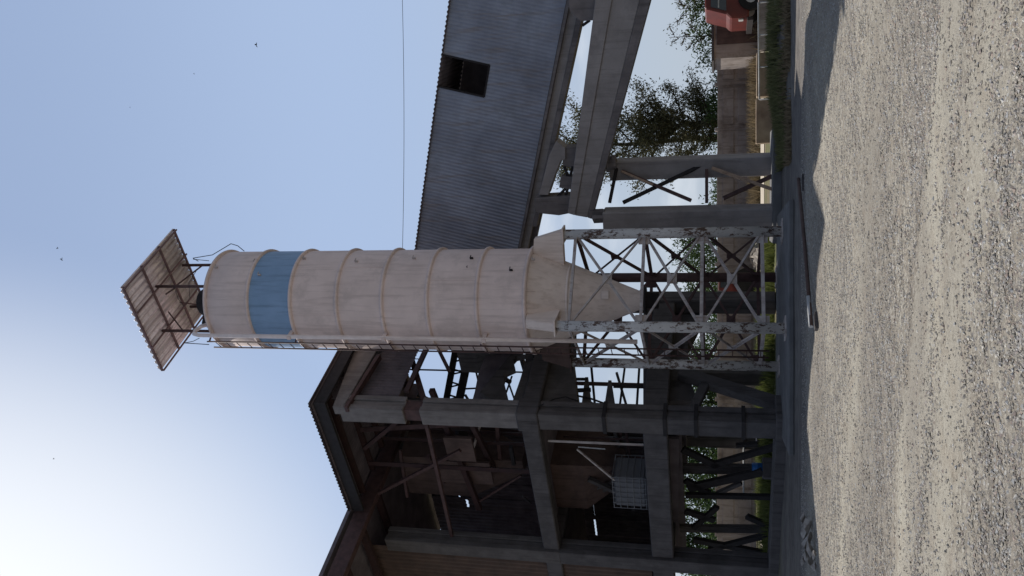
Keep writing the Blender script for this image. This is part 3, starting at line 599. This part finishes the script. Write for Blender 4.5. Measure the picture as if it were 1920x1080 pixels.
# corner column: pale upper part, darker foot, groove between its halves
def split_column(ft, st, z0, z1, mm):
    mb = MB()
    for (a0, a1, b0, b1) in ((-.28, .28, -.28, -.10), (-.22, .22, -.10, .10), (-.28, .28, .10, .28)):
        q = [L(ft+a0, st+b0, z0), L(ft+a1, st+b0, z0), L(ft+a1, st+b1, z0), L(ft+a0, st+b1, z0)]; mb.box8(q+[p_+Vector((0, 0, z1-z0)) for p_ in q])
    return mb.build('column', mm, bd, .015)
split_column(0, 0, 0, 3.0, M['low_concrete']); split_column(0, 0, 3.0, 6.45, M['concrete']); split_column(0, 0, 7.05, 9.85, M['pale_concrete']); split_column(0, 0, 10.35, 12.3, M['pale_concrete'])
bbox('column_joint', -.34, .34, -.34, .34, 6.45, 7.05, M['dark_concrete'], .03)
MB().box8([L(a0, b0, z) for z in (9.85, 10.35) for (a0, b0) in ((-.2, -.2), (.2, -.2), (.2, .2), (-.2, .2))]).build('column_joint', M['maroon'], bd)
for zc_ in (1.0, 2.2, 3.0, 4.6): bbox('collar', -.31, .31, -.31, .31, zc_, zc_+.1, M['black_steel'])
FB = 5.9
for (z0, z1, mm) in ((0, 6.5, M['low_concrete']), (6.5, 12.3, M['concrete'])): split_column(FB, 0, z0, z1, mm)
for ft, st in ((0, 5.2), (FB, 5.2), (2.95, 5.2)): column(ft, st, 0, 12.6 if st > 6 or ft > 3 or ft == 0 else Z1, M['dark_concrete'])
# floor beams
for z0, z1, mm in ((3.0, 3.65, M['low_concrete']), (6.5, 7.0, M['low_concrete'])):
    bbox('beam', .29, FB-.29, -.2, .2, z0, z1, mm, .03)
    bbox('beam', -.2, .2, .29, 5.0, z0, z1, M['dark_concrete'], .03)
    bbox('beam', .27, FB-.27, 5.0, 5.4, z0, z1, M['dark_concrete'], .03)
    bbox('beam', FB-.2, FB+.2, .29, 5.0, z0, z1, M['dark_concrete'], .03)
    bbox('beam', FB+.3, FB+6, -.2, .2, z0, z1, M['dark_concrete'], .03)
bbox('floor_slab', -.1, FB+7, .21, 5.0, 3.4, 3.62, M['inside']); bbox('floor_slab', .25, FB+7, .21, 5.0, 6.8, 6.97, M['inside'])
bbox('beam', .3, FB-.3, 1.6, 1.9, 2.75, 3.38, M['inside']); bbox('beam', .3, FB-.3, 3.2, 3.5, 2.7, 3.38, M['inside'])
# roof
rf = MB(); o0 = L(-.55, -.45, ZR)
rf.corr(o0, f*4.75, s*6.4, .14, .018); rf.corr(o0-Vector((0, 0, .10)), f*4.75, s*6.4, .14, .008)
rf.build('roof', M['inside'], bd)
bbox('roof_fascia', -.5, 4.15, -.36, -.28, 12.62, 13.0, M['black_steel'])
bbox('roof_fascia', -.5, -.42, -.30, 5.9, 12.62, 13.0, M['black_steel'])
for k in range(6): bbox('purlin', -.4, 4.1, .3+k*1.0, .42+k*1.0, 12.8, 12.97, M['red_rust'])
# protruding left roof
q = [L(4.25, -6, ZR+.02), L(12, -6, ZR+.02), L(12, 6, ZR+.02), L(4.25, 6, ZR+.02)]
MB().box8(q+[p_+Vector((0, 0, .12)) for p_ in q]).build('roof', M['inside'], bd)
bbox('roof_beam', 4.3, 4.55, -6, 5.8, 12.5, 13.0, M['maroon']); 
for k in range(5): bbox('purlin', 4.6, 12, -5+k*1.5, -4.85+k*1.5, 12.75, 12.98, M['red_rust'])
# sloping pale roof beam along the side
pl = [SPn.px(623, 763, .3), SPn.px(643, 763, .3), SPn.px(702, 664, .3), SPn.px(730, 610, .3), SPn.px(676, 610, .3), SPn.px(661, 664, .3)]
MB().prism(pl, -SPn.n*.3).build('roof_girder', M['pale_concrete'], bd, .02)
pl = [SPn.px(645, 763, .36), SPn.px(651, 763, .36), SPn.px(713, 664, .36), SPn.px(706, 664, .36)]
MB().prism(pl, -SPn.n*.2).build('roof_girder', M['maroon'], bd)
# side wall sheet under the roof
mb = MB(); mb.corr(L(-.05, .3, 10.75), s*6.2, Vector((0, 0, 2.1)), .13, .022); mb.build('side_wall', M['inside'], bd)
# back and inner walls
def wall(f0, s0, f1, s1, z0, z1, mm=M['inside'], nm='wall_panel'):
    a, b_ = L(f0, s0, z0), L(f1, s1, z0); mb = MB(); mb.corr(a, b_-a, Vector((0, 0, z1-z0)), .2, .03); return mb.build(nm, mm, bd)
wall(6.25, -.05, 13, -.05, 3.7, 13, M['board'])
wall(13.5, -.1, 13.5, 5, 3.65, 13)
B5 = Plane(L(0, 5).x, L(0, 5).y, f.x, f.y)
def slit_wall(f0, f1, z0, z1, holes):               # holes: picture rectangles seen as daylight gaps between sheets
    cuts = []
    for (xa_, xb_, ya_, yb_) in holes:
        pa, pb = B5.px(xa_, ya_), B5.px(xb_, yb_); fa, fb = sorted(((pa-B5.o).dot(f), (pb-B5.o).dot(f))); za, zb_ = sorted((pa.z, pb.z)); cuts.append((fa, fb, za, zb_))
    cuts.sort(); cur = f0
    for fa, fb, za, zb_ in cuts:
        if fa > cur: wall(cur-.05, 5, fa, 5, z0, z1)
        fa = max(fa, cur); wall(fa-.08, 5.04, fb+.08, 5.04, z0, za); wall(fa-.08, 5.04, fb+.08, 5.04, zb_, z1); cur = fb
    wall(cur-.05, 5, f1, 5, z0, z1)
slit_wall(4.9, 16, 7.0, 13.0, [(846, 850, 872, 905), (856, 860, 908, 934), (872, 880, 936, 952)])
slit_wall(4.9, 16, 3.65, 6.9, [(1105, 1109, 898, 925), (1110, 1115, 928, 968), (1113, 1120, 975, 1005)])
# second-storey slab at roof side to close the light from above
# hopper bins inside: square funnels
def funnel(ft, st, ztop, zmid, zbot, hw, hb, mm, name='hopper'):
    vs = []
    for (h_, z) in ((hw, ztop), (hw, zmid), (hb, zbot)): vs += [L(ft-h_, st-h_, z), L(ft+h_, st-h_, z), L(ft+h_, st+h_, z), L(ft-h_, st+h_, z)]
    fs = [(j*4+k, j*4+(k+1) % 4, (j+1)*4+(k+1) % 4, (j+1)*4+k) for j in range(2) for k in range(4)]+[(8, 9, 10, 11)]
    return MB().add(vs, fs).build(name, mm, bd)
funnel(4.7, 2.6, 12.0, 9.8, 8.0, .9, .3, M['rust']); funnel(4.5, 2.4, 6.8, 5.8, 4.6, 1.0, .35, M['rust'])
funnel(-.2, 4.0, 9.6, 9.0, 7.0, 1.2, .55, M['dark_concrete'], 'chute')
# dark mass low between silo and corner column (v 960-1085)
pl = [SPn.px(962, 755, -.25), SPn.px(1060, 755, -.25), SPn.px(1084, 660, -.25), SPn.px(1100, 560, -.25), SPn.px(985, 560, -.25), SPn.px(968, 625, -.25), SPn.px(962, 664, -.25), SPn.px(985, 664, -.25), SPn.px(999, 688, -.25), SPn.px(945, 712, -.25), SPn.px(972, 712, -.25), SPn.px(955, 756, -.25)]
def sidepoly(pts, mm, th=.2, off=-.1, nm='side_panel'):
    return MB().prism([SPn.px(x, y, off) for x, y in pts], -SPn.n*th).build(nm, mm, bd)
sidepoly([(958, 664), (985, 664), (968, 668), (962, 675), (966, 690), (944, 700), (944, 712), (955, 756), (930, 756), (900, 735)], M['dark_concrete'])
sidepoly([(912, 664), (962, 664), (950, 700), (930, 756), (884, 756), (890, 735), (897, 700)], M['inside'], .15, -.4)
sidepoly([(984, 682), (1000, 675), (1075, 675), (1083, 755), (960, 755), (975, 712)], M['concrete'], .25, -.05)
sidepoly([(992, 620), (1080, 620), (1080, 662), (992, 662)], M['dark_concrete'], .2, -.2)
sidepoly([(985, 640), (1000, 640), (1000, 680), (985, 683)], M['dark_concrete'], .2, -.15)
# bracing in the tall side opening
def sbar(p0, p1, w_, mm, off=0, nm='brace', d=.1, pl=SPn):
    return MB().bar(pl.px(*p0, off), pl.px(*p1, off), d, w_, up=tuple(pl.n.cross((pl.px(*p1)-pl.px(*p0))))).build(nm, mm, bd)
sbar((762, 640), (798, 760), .17, M['maroon'], -.2); sbar((806, 640), (762, 735), .15, M['maroon'], 0)
sbar((822, 655), (842, 695), .10, M['maroon'], -.3)
BK = Plane(-4.6, 27.5, 1, .1)
def chord(p0, p1, w_, mm=M['black_steel'], pl=BK, nm='truss_bar', d=.12): return sbar(p0, p1, w_, mm, 0, nm, d, pl)
chord((857, 640), (834, 765), .20); chord((884, 640), (858, 765), .26)
for k in range(9):
    y0 = 655+k*12; x0 = 855-(y0-640)*.184; x1 = 876-(y0-640)*.2
    chord((x0, y0), (x1, y0+(6 if k % 2 else -5)), .05)
chord((876, 696), (902, 698), .07); chord((872, 729), (892, 728), .06); chord((886, 668), (897, 716), .035); chord((887, 668), (912, 680), .035); chord((872, 740), (882, 756), .06); chord((745, 673), (790, 673), .03)
chord((949, 705), (965, 750), .035); chord((960, 705), (945, 748), .035); chord((981, 668), (981, 684), .02)
# inner columns and red steel across the upper storeys
def ib(a, b_, w_, mm, nm='steel_beam'): MB().bar(L(*a), L(*b_), w_, w_).build(nm, mm, bd)
ib((.3, 1.2, 10.0), (5.6, 1.2, 9.4), .16, M['red_rust']); ib((.3, .6, 8.9), (5.6, 2.4, 8.9), .14, M['red_rust']); ib((1.2, 1.0, 7), (1.9, 1.0, 12.6), .14, M['maroon'])
ib((3.2, .8, 7), (3.2, .8, 12.6), .12, M['red_rust']); ib((4.4, .6, 12.5), (2.2, .6, 9.3), .10, M['maroon']); ib((.3, .5, 10.3), (2.2, .5, 12.4), .12, M['red_rust'])
ib((4.9, 3.2, 7), (4.9, 3.2, 12.8), .2, M['dark_concrete']); ib((.25, .1, 9.9), (FB, .1, 10.1), .10, M['maroon']); ib((.3, .9, 8.2), (4.2, 2.2, 9.7), .07, M['brace'], 'pipe_run')
ib((1.2, .2, 3.7), (1.2, .2, 6.4), .06, M['brace'], 'pipe_run')
MB().bar(FP.px(1082, 842, -.6), FP.px(1152, 900, -.6), .05, .05).build('handrail', M['brace'], bd)
MB().bar(FP.px(1084, 838, -.6), FP.px(1135, 842, -.6), .03, .03).build('handrail', M['lightgrey'], bd)
bbox('wall_panel', 2.0, 3.0, .9, 1.0, 9.0, 9.9, M['rust']); bbox('wall_panel', 3.6, 4.6, 1.4, 1.5, 8.8, 10.6, M['rust'])
bbox('wall_panel', 1.5, 2.4, 2.0, 2.1, 10.4, 12.0, M['dark_concrete'])
rc = random.Random(21)
for k in range(48):
    f0_, s0_ = rc.uniform(2.4, 5.4), rc.uniform(.8, 4.6); lo = rc.choice((3.65, 7.0)); hi = 6.5 if lo < 5 else 12.5; mm = rc.choice((M['maroon'], M['black_steel'], M['dark_concrete'], M['red_rust'])); w_ = rc.uniform(.05, .14)
    t_ = rc.random()
    if t_ < .35: ib((f0_, s0_, lo), (f0_, s0_, hi), w_, mm, 'steel_post')
    elif t_ < .7: z_ = rc.uniform(lo+.8, hi-.2); ib((f0_, s0_, z_), (max(1.0, f0_+rc.uniform(-3, 3)), s0_+rc.uniform(-.6, .6), z_+rc.uniform(-.3, .3)), w_, mm)
    else: z_ = rc.uniform(lo+.3, hi-1.5); ib((f0_, s0_, z_), (f0_+rc.uniform(-1.6, 1.6), s0_, z_+1.6), w_, mm, 'brace')
# low stub wall along the front and plinth
bbox('plinth', -.6, FB+1, -.45, .45, -.05, .26, M['dark_concrete'], .02)
bbox('plinth', FB+1, 13, -.2, .2, -.05, 1.0, M['dark_concrete'], .02)
# ground storey steelwork
def gb(p0, p1, w_, mm=M['black_steel'], off=-1.6, nm='brace'): 
    MB().bar(FP.px(*p0, off), FP.px(*p1, off), .12, w_, up=tuple(FP.n.cross(FP.px(*p1)-FP.px(*p0)))).build(nm, mm, bd)
gb((1280, 842), (1350, 876), .22); gb((1452, 838), (1335, 872), .20); gb((1270, 878), (1455, 880), .36, M['dark_concrete'], -2.0, 'post')
gb((1430, 884), (1290, 915), .28); gb((1285, 900), (1330, 925), .2); gb((1285, 928), (1455, 932), .17, M['black_steel'], -1.5, 'post')
gb((1390, 905), (1345, 925), .12, M['concrete']); gb((1285, 958), (1340, 975), .2); gb((1345, 950), (1300, 990), .16); gb((1400, 968), (1450, 990), .18); gb((1275, 990), (1452, 992), .30, M['dark_concrete'], -2.2, 'post')
gb((1300, 1012), (1452, 1040), .2); gb((1450, 1000), (1330, 1030), .2); gb((1420, 832), (1380, 835), .1)
gb((1262, 820), (1262, 1060), .35, M['inside'], -1.3, 'beam'); gb((1272, 830), (1280, 1060), .3, M['inside'], -3.0, 'beam')
# buttress to the right of the corner column
MB().bar(SPn.px(1275, 700, -.1), SPn.px(1472, 762, -.1), .3, .34, up=tuple(SPn.n.cross(SPn.px(1472, 762)-SPn.px(1275, 700)))).build('buttress', M['dark_concrete'], bd, .02)
MB().bar(SPn.px(1300, 768, -.1), SPn.px(1322, 722, -.1), .2, .25).build('buttress', M['dark_concrete'], bd, .02)
sidepoly([(1206, 560), (1330, 560), (1290, 640), (1290, 700), (1306, 748), (1206, 757)], M['dark_concrete'], .5, -.3, 'side_panel')
# small hoppers against the sky (v 1090-1210)
for (vx0, vx1, vy, top) in ((1090, 1110, 707, 0), (1133, 1154, 713, 0)):
    MB().prism([SPn.px((vx0+vx1)/2-3, vy, -.5), SPn.px((vx0+vx1)/2+3, vy, -.5), SPn.px(vx1, 762, -.5), SPn.px(vx0, 762, -.5)], -SPn.n*.5).build('chute_tip', M['concrete'], bd)
sbar((1080, 711), (1103, 711), .03, M['black_steel'], -.5); sbar((1083, 732), (1108, 731), .08, M['black_steel'], -.5); sbar((1150, 724), (1218, 725), .06, M['black_steel'], -.5)
sbar((1172, 684), (1162, 762), .05, M['black_steel'], -.6, 'pipe_run'); sbar((1199, 684), (1194, 762), .06, M['black_steel'], -.6, 'pipe_run')
wirepx([SPn.px(1083, 742, -.4), SPn.px(1110, 748, -.4), SPn.px(1135, 757, -.4)], .03, bd, 'hose', 'black_steel')
wirepx([SPn.px(1010, 762, .34), SPn.px(1040, 748, .1), SPn.px(1060, 744, .1), SPn.px(1084, 752, .1)], .02, bd, 'hose', 'black_steel')
MB().bar(FP.px(1418, 808, .05), FP.px(1418, 826, .1), .03, .03).build('pipe_run', M['brace'], bd)

# things inside the building
tp = FP.px(1213, 905, -1.0); tz = 3.63
tt = empty('caged_tank', (tp.x, tp.y, tz), 'pale plastic tank in a wire cage standing on the first floor', 'tank')
R2 = math.atan2(f.y, f.x)+.1
MB().box((tp.x, tp.y, tz+.62), 1.15, .95, .96, R2).build('tank', M['tote'], tt, .06)
cg = MB(); cu = Vector((math.cos(R2), math.sin(R2), 0)); cv = Vector((-cu.y, cu.x, 0)); bc = Vector((tp.x, tp.y, tz))
for zc_ in (.15, .32, .52, .72, .92, 1.12):
    for (a, b_) in (((-.6, -.5), (.6, -.5)), ((.6, -.5), (.6, .5)), ((.6, .5), (-.6, .5)), ((-.6, .5), (-.6, -.5))): cg.bar(bc+cu*a[0]+cv*a[1]+Vector((0, 0, zc_)), bc+cu*b_[0]+cv*b_[1]+Vector((0, 0, zc_)), .018, .018)
for k in range(7):
    for sg in (-.5, .5): p_ = bc+cu*(-.6+.2*k)+cv*sg; cg.bar(p_+Vector((0, 0, .12)), p_+Vector((0, 0, 1.14)), .018, .018)
cg.build('wire_cage', M['cage'], tt); MB().box((tp.x, tp.y, tz+.06), 1.2, 1.0, .12, R2).build('pallet', M['dark_concrete'], tt)
dp = at(1427, 878, 26.5); dr = MB().lathe(dp.x, dp.y, [(.001, .42), (.15, .42), (.16, .44), (.16, .55), (.167, .56), (.16, .57), (.16, .70), (.15, .72), (.001, .72)], 28)
tag(dr.build('drum', M['drum'], None, origin=(dp.x, dp.y, .42)), 'small bright blue plastic drum inside the open ground storey', 'drum')
st_ = tag(MB().box((dp.x, dp.y, .21), .6, .5, .42, .3).build('concrete_block', M['dark_concrete'], None, .02), 'low dark concrete block under the blue drum', 'block')
TS = empty('work_table', tuple(at(1440, 868, 30.5).xy)+(0,), 'light metal work table standing beyond the ground storey', 'table')
tb0 = Vector(TS.location)
MB().box((tb0.x-.3, tb0.y, .86), 1.9, .6, .04).build('table_top', M['lightgrey'], TS)
for dx in (-1.2, -.3, .6): MB().bar((tb0.x+dx, tb0.y-.25, 0), (tb0.x+dx, tb0.y-.25, .84), .04, .04).build('leg', M['black_steel'], TS)

# ---------------------------------------------------------------- conveyor gallery
GP = Plane(1.25, 27.0, .934, -.358)
YL, YR = 640, -330
tl = lambda y: 845-.138*y
bl = lambda y: 1062-.196*y
ga = empty('conveyor_gallery', tuple(GP.p(4, 0).xy)+(0,), 'long sloping conveyor gallery clad in grey corrugated sheet', 'conveyor gallery')
B0g, B1g = GP.px(bl(YL), YL), GP.px(bl(YR), YR); T0, T1 = GP.px(tl(YL), YL), GP.px(tl(YR), YR)
ax = (B1g-B0g); Lg = ax.length; ax = ax/Lg; up = ax.cross(GP.n); up = up if up.z > 0 else -up
# window range
wa, wb = GP.px(918, 122), GP.px(910, 182)
ta, tb = (wb-B0g).dot(ax), (wa-B0g).dot(ax); ta, tb = min(ta, tb), max(ta, tb)
def topw(t):                                        # wall height along 'up' at t
    # intersect with top line
    d = (T1-T0); A_ = np.array([[up.dot(ax), -d.dot(ax)], [up.dot(up), -d.dot(up)]]); o = B0g+ax*t; rhs = np.array([(T0-o).dot(ax), (T0-o).dot(up)])
    return float(np.linalg.solve(A_, rhs)[0])
wh = (wa-B0g).dot(up)
per, seg = .115, 6; n = int(Lg/per*seg); vs = []; fs = []
for i in range(n+1):
    t = Lg*i/n; H = topw(t); o = B0g+ax*t+GP.n*(.009*math.sin(2*math.pi*i/seg)); inside = ta <= t <= tb
    vs += [o, o+up*min(wh, H), o+up*H]
for i in range(n):
    t = Lg*(i+.5)/n; fs.append((3*i, 3*i+3, 3*i+4, 3*i+1))
    if not (ta <= t <= tb): fs.append((3*i+1, 3*i+4, 3*i+5, 3*i+2))
gw = MB().add(vs, fs, True).build('wall', M['galv'], ga)
# window frame, inner walls, roof and floor
back = -GP.n*2.6
fr_ = MB(); a, b_ = B0g+ax*ta+up*wh, B0g+ax*tb+up*wh
fr_.bar(a-GP.n*.02, b_-GP.n*.02, .08, .05); fr_.bar(a, a+up*(topw(ta)-wh), .08, .05); fr_.bar(b_, b_+up*(topw(tb)-wh), .08, .05)
fr_.build('window_opening', M['black_steel'], ga)
MB().add([B0g+back, B1g+back, T1+back, T0+back], [(0, 1, 2, 3)]).build('back_wall', M['inside'], ga)
MB().add([B0g, B1g, B1g+back, B0g+back], [(0, 1, 2, 3)]).build('floor', M['inside'], ga)
ro = MB(); d = T1-T0; ro.corr(T0+GP.n*.10+Vector((0, 0, .03)), d, back-GP.n*.2, .14, .016); r_o = ro.build('roof', M['inside'], ga)
so_ = r_o.modifiers.new('thick', 'SOLIDIFY'); so_.thickness = .02
# floor girder under the wall: flange, web, flange
ug = lambda y: 1099-.218*y
def gbeam(l0, l1, y0, y1, off, th, mm, nm, pl=GP):
    return MB().prism([pl.px(l0(y0), y0, off), pl.px(l0(y1), y1, off), pl.px(l1(y1), y1, off), pl.px(l1(y0), y0, off)], -pl.n*th).build(nm, mm, ga, .01)
mixl = lambda k: (lambda y: bl(y)+(ug(y)-bl(y))*k)
gbeam(mixl(.02), mixl(.2), 560, -330, .03, .5, M['dark_girder'], 'girder_flange')
gbeam(mixl(.2), mixl(.72), 560, -330, -.12, .2, M['girder_concrete'], 'girder_web')
gbeam(mixl(.72), mixl(1.0), 425, -330, .02, .5, M['dark_girder'], 'girder_flange')
gbeam(mixl(.3), mixl(1.15), 470, 262, -.3, .25, M['dark_girder'], 'haunch')
GP2 = Plane(2.05, 25.1, .934, -.358)
gt = lambda y: 1116.2-.13*y
gbm = lambda y: 1220-.268*y
mk2 = lambda k: (lambda y: gt(y)+(gbm(y)-gt(y))*k)
gi = empty('concrete_girder', tuple(GP2.p(4, 0).xy)+(0,), 'heavy grey tapered concrete girder sloping below the gallery', 'girder')
def g2(l0, l1, y0, y1, off, th, mm, nm):
    return MB().prism([GP2.px(l0(y0[0]), y0[0], off), GP2.px(l0(y1), y1, off), GP2.px(l1(y1), y1, off), GP2.px(l1(y0[1]), y0[1], off)], -GP2.n*th).build(nm, mm, gi, .015)
g2(mk2(0), mk2(.30), (400, 404), -160, .0, .42, M['girder_concrete'], 'top_flange')
g2(mk2(.30), mk2(.80), (404, 408), -160, -.05, .32, M['girder_concrete'], 'web')
g2(mk2(.80), mk2(1.0), (408, 411), -160, .0, .42, M['dark_girder'], 'bottom_flange')
pe = GP2.px(gbm(-150), -150, -.2); MB().box((pe.x, pe.y+.05, pe.z/2), .6, .6, pe.z, -.36).build('pier', M['girder_concrete'], gi, .03)
pg = GP.px(ug(-320), -320, -.3); MB().box((pg.x, pg.y+.1, pg.z/2), .7, .7, pg.z, -.36).build('pier', M['girder_concrete'], ga, .03)
# crossheads between gallery and girder
def gpoly(pts, mm, nm, par, th=.4, off=-.2, pl=GP2): return MB().prism([pl.px(x, y, off) for x, y in pts], -pl.n*th).build(nm, mm, par, .015)
gpoly([(1003, 372), (1072, 368), (1080, 396), (1068, 400), (1048, 404), (1010, 400), (1003, 396)], M['dark_girder'], 'crosshead', ga, .6, -.5)
gpoly([(1043, 264), (1060, 278), (1060, 300), (1052, 300), (1040, 330), (1028, 366), (1010, 366), (1030, 290)], M['girder_concrete'], 'crosshead', ga, .5, -.6)
gpoly([(1054, 276), (1082, 276), (1082, 314), (1056, 314)], M['dark_girder'], 'crosshead', ga, .5, -.7)
gpoly([(1052, 330), (1078, 333), (1074, 356), (1048, 352)], M['dark_girder'], 'bracket', ga, .3, -.6)
gpoly([(1060, -40), (1125, -40), (1115, 38), (1088, 40), (1068, 20)], M['dark_girder'], 'crosshead', ga, .6, -.5)
for (p0, p1) in (((1058, 312), (1066, 334)), ((1074, 312), (1068, 334)), ((1060, 354), (1044, 370)), ((1064, 354), (1060, 372)), ((1092, 48), (1106, 38))):
    MB().bar(GP2.px(*p0, -.7), GP2.px(*p1, -.7), .06, .08).build('strut', M['black_steel'], ga)

# ---------------------------------------------------------------- trestle
ts = empty('trestle', (2.9, 25.4, 0), 'pair of thick concrete columns cross braced with steel under the gallery', 'trestle')
def tcol(yc0, yc1, ycor, Yc, zt, nm='column'):
    # a box seen on its corner: faces from yc0..ycor and ycor..yc1
    a = at(1460, ycor, Yc); k = Yc/FPX/1.04; w1 = (ycor-yc0)*k; w2 = (yc1-ycor)*k
    rot = R(-22)      # face direction to the left/back
    u1 = Vector((-math.cos(rot), -math.sin(rot), 0)); u2 = Vector((-u1.y, u1.x, 0))
    if u2.y < 0: u2 = -u2
    L1 = w2/abs(u1.x)*1.0; L2 = .6
    q = [a, a+u1*L1, a+u1*L1+u2*L2, a+u2*L2]; q = [Vector((p_.x, p_.y, 0)) for p_ in q]
    cc = Vector((a.x, a.y, 0)); mb = MB().box8(q+[p_+Vector((0, 0, zt)) for p_ in q])
    return mb.build(nm, M['girder_concrete'], ts, .03)
TZ1, TZ2 = zof(1130, 25), zof(1143, 25.6)
tcol(378, 428, 392, 24.9, TZ1); tcol(281, 328, 294, 25.5, TZ2)
TPl = Plane(2.4, 25.25, .934, .25)
def tb_(p0, p1, w_, mm, nm='brace', off=0, d=.08): MB().bar(TPl.px(*p0, off), TPl.px(*p1, off), d, w_, up=tuple(TPl.n.cross(TPl.px(*p1)-TPl.px(*p0)))).build(nm, mm, ts)
tb_((1166, 321), (1296, 376), .09, M['maroon']); tb_((1168, 380), (1326, 305), .10, M['black_steel'], off=-.06); tb_((1325, 318), (1325, 380), .09, M['maroon'], 'cross_bar')
tb_((1335, 315), (1468, 362), .08, M['wood'], off=.05); tb_((1356, 372), (1466, 322), .11, M['maroon'], off=-.04); tb_((1156, 316), (1143, 380), .09, M['black_steel'], 'cross_bar')
tb_((1165, 321), (1225, 347), .05, M['wood'], 'plank', .08)
tb_((1122, 396), (1122, 414), .32, M['dark_girder'], 'bearing', 0, .4); tb_((1146, 296), (1146, 318), .32, M['dark_girder'], 'bearing', 0, .4)
tb_((1112, 402), (1135, 402), .2, M['dark_girder'], 'bearing', 0, .4); tb_((1128, 308), (1150, 306), .22, M['dark_girder'], 'bearing', 0, .4)
MB().box((2.9, 25.4, .1), 3.2, 1.6, .25, -.1).build('footing', M['kerb'], ts, .02)

# ---------------------------------------------------------------- overhead cable, birds
a, b_ = at(752, -80, 60), at(746, 700, 60); pts = [a.lerp(b_, k/16)-Vector((0, 0, .35*4*(k/16)*(1-k/16))) for k in range(17)]
tag(MB().tube(pts, .018, 6).build('overhead_cable', M['wire']), 'single thin overhead cable crossing the sky behind the silo', 'cable')
def bird(px, py, Yd, sz, label):
    c = at(px, py, Yd); root = bpy.data.objects.new('bird', None); col.objects.link(root); root.location = c; root['_w'] = tuple(c)
    tag(root, label, 'bird', 'small dark birds over the site'); r3 = random.Random(px); tl_ = r3.uniform(-.5, .5); h = Vector((math.cos(tl_), math.sin(tl_), .1)).normalized(); s_ = Vector((-h.y, h.x, .1)).normalized()
    MB().tube([c-h*sz*.5, c-h*sz*.3, c, c+h*sz*.3, c+h*sz*.42], sz*.05, 8, sz*.09).tube([c+h*sz*.4, c+h*sz*.5, c+h*sz*.56], sz*.08, 6, .005).build('body', M['bird'], root)
    for k in (-1, 1):
        w0, w1, w2 = c+h*sz*.15, c+s_*(k*sz*.4)+Vector((0, 0, sz*.22)), c+s_*(k*sz*.8)-h*sz*.25+Vector((0, 0, sz*.05))
        MB().prism([w0, w1+h*sz*.05, w2, w1-h*sz*.22, c-h*sz*.18], (0, 0, .008)).build('wing', M['bird'], root)
bird(481, 84, 30, .17, 'largest dark bird, high and alone right of the silo canopy'); bird(116, 486, 30, .13, 'lower bird of the close pair above the canopy')
bird(108, 465, 32, .10, 'upper bird of the close pair above the canopy'); bird(364, 138, 45, .09, 'tiny bird between the largest bird and the highest right one')
bird(244, 201, 50, .08, 'faintest tiny bird right of the canopy peak'); bird(101, 860, 40, .10, 'small bird alone at the upper left in the brightest sky')
bird(876, 500, 20.9, .07, 'small dark bird passing just before the silo wall')

# ---------------------------------------------------------------- strip bookkeeping
for o in bpy.data.objects:
    if '_w' in o: del o['_w']
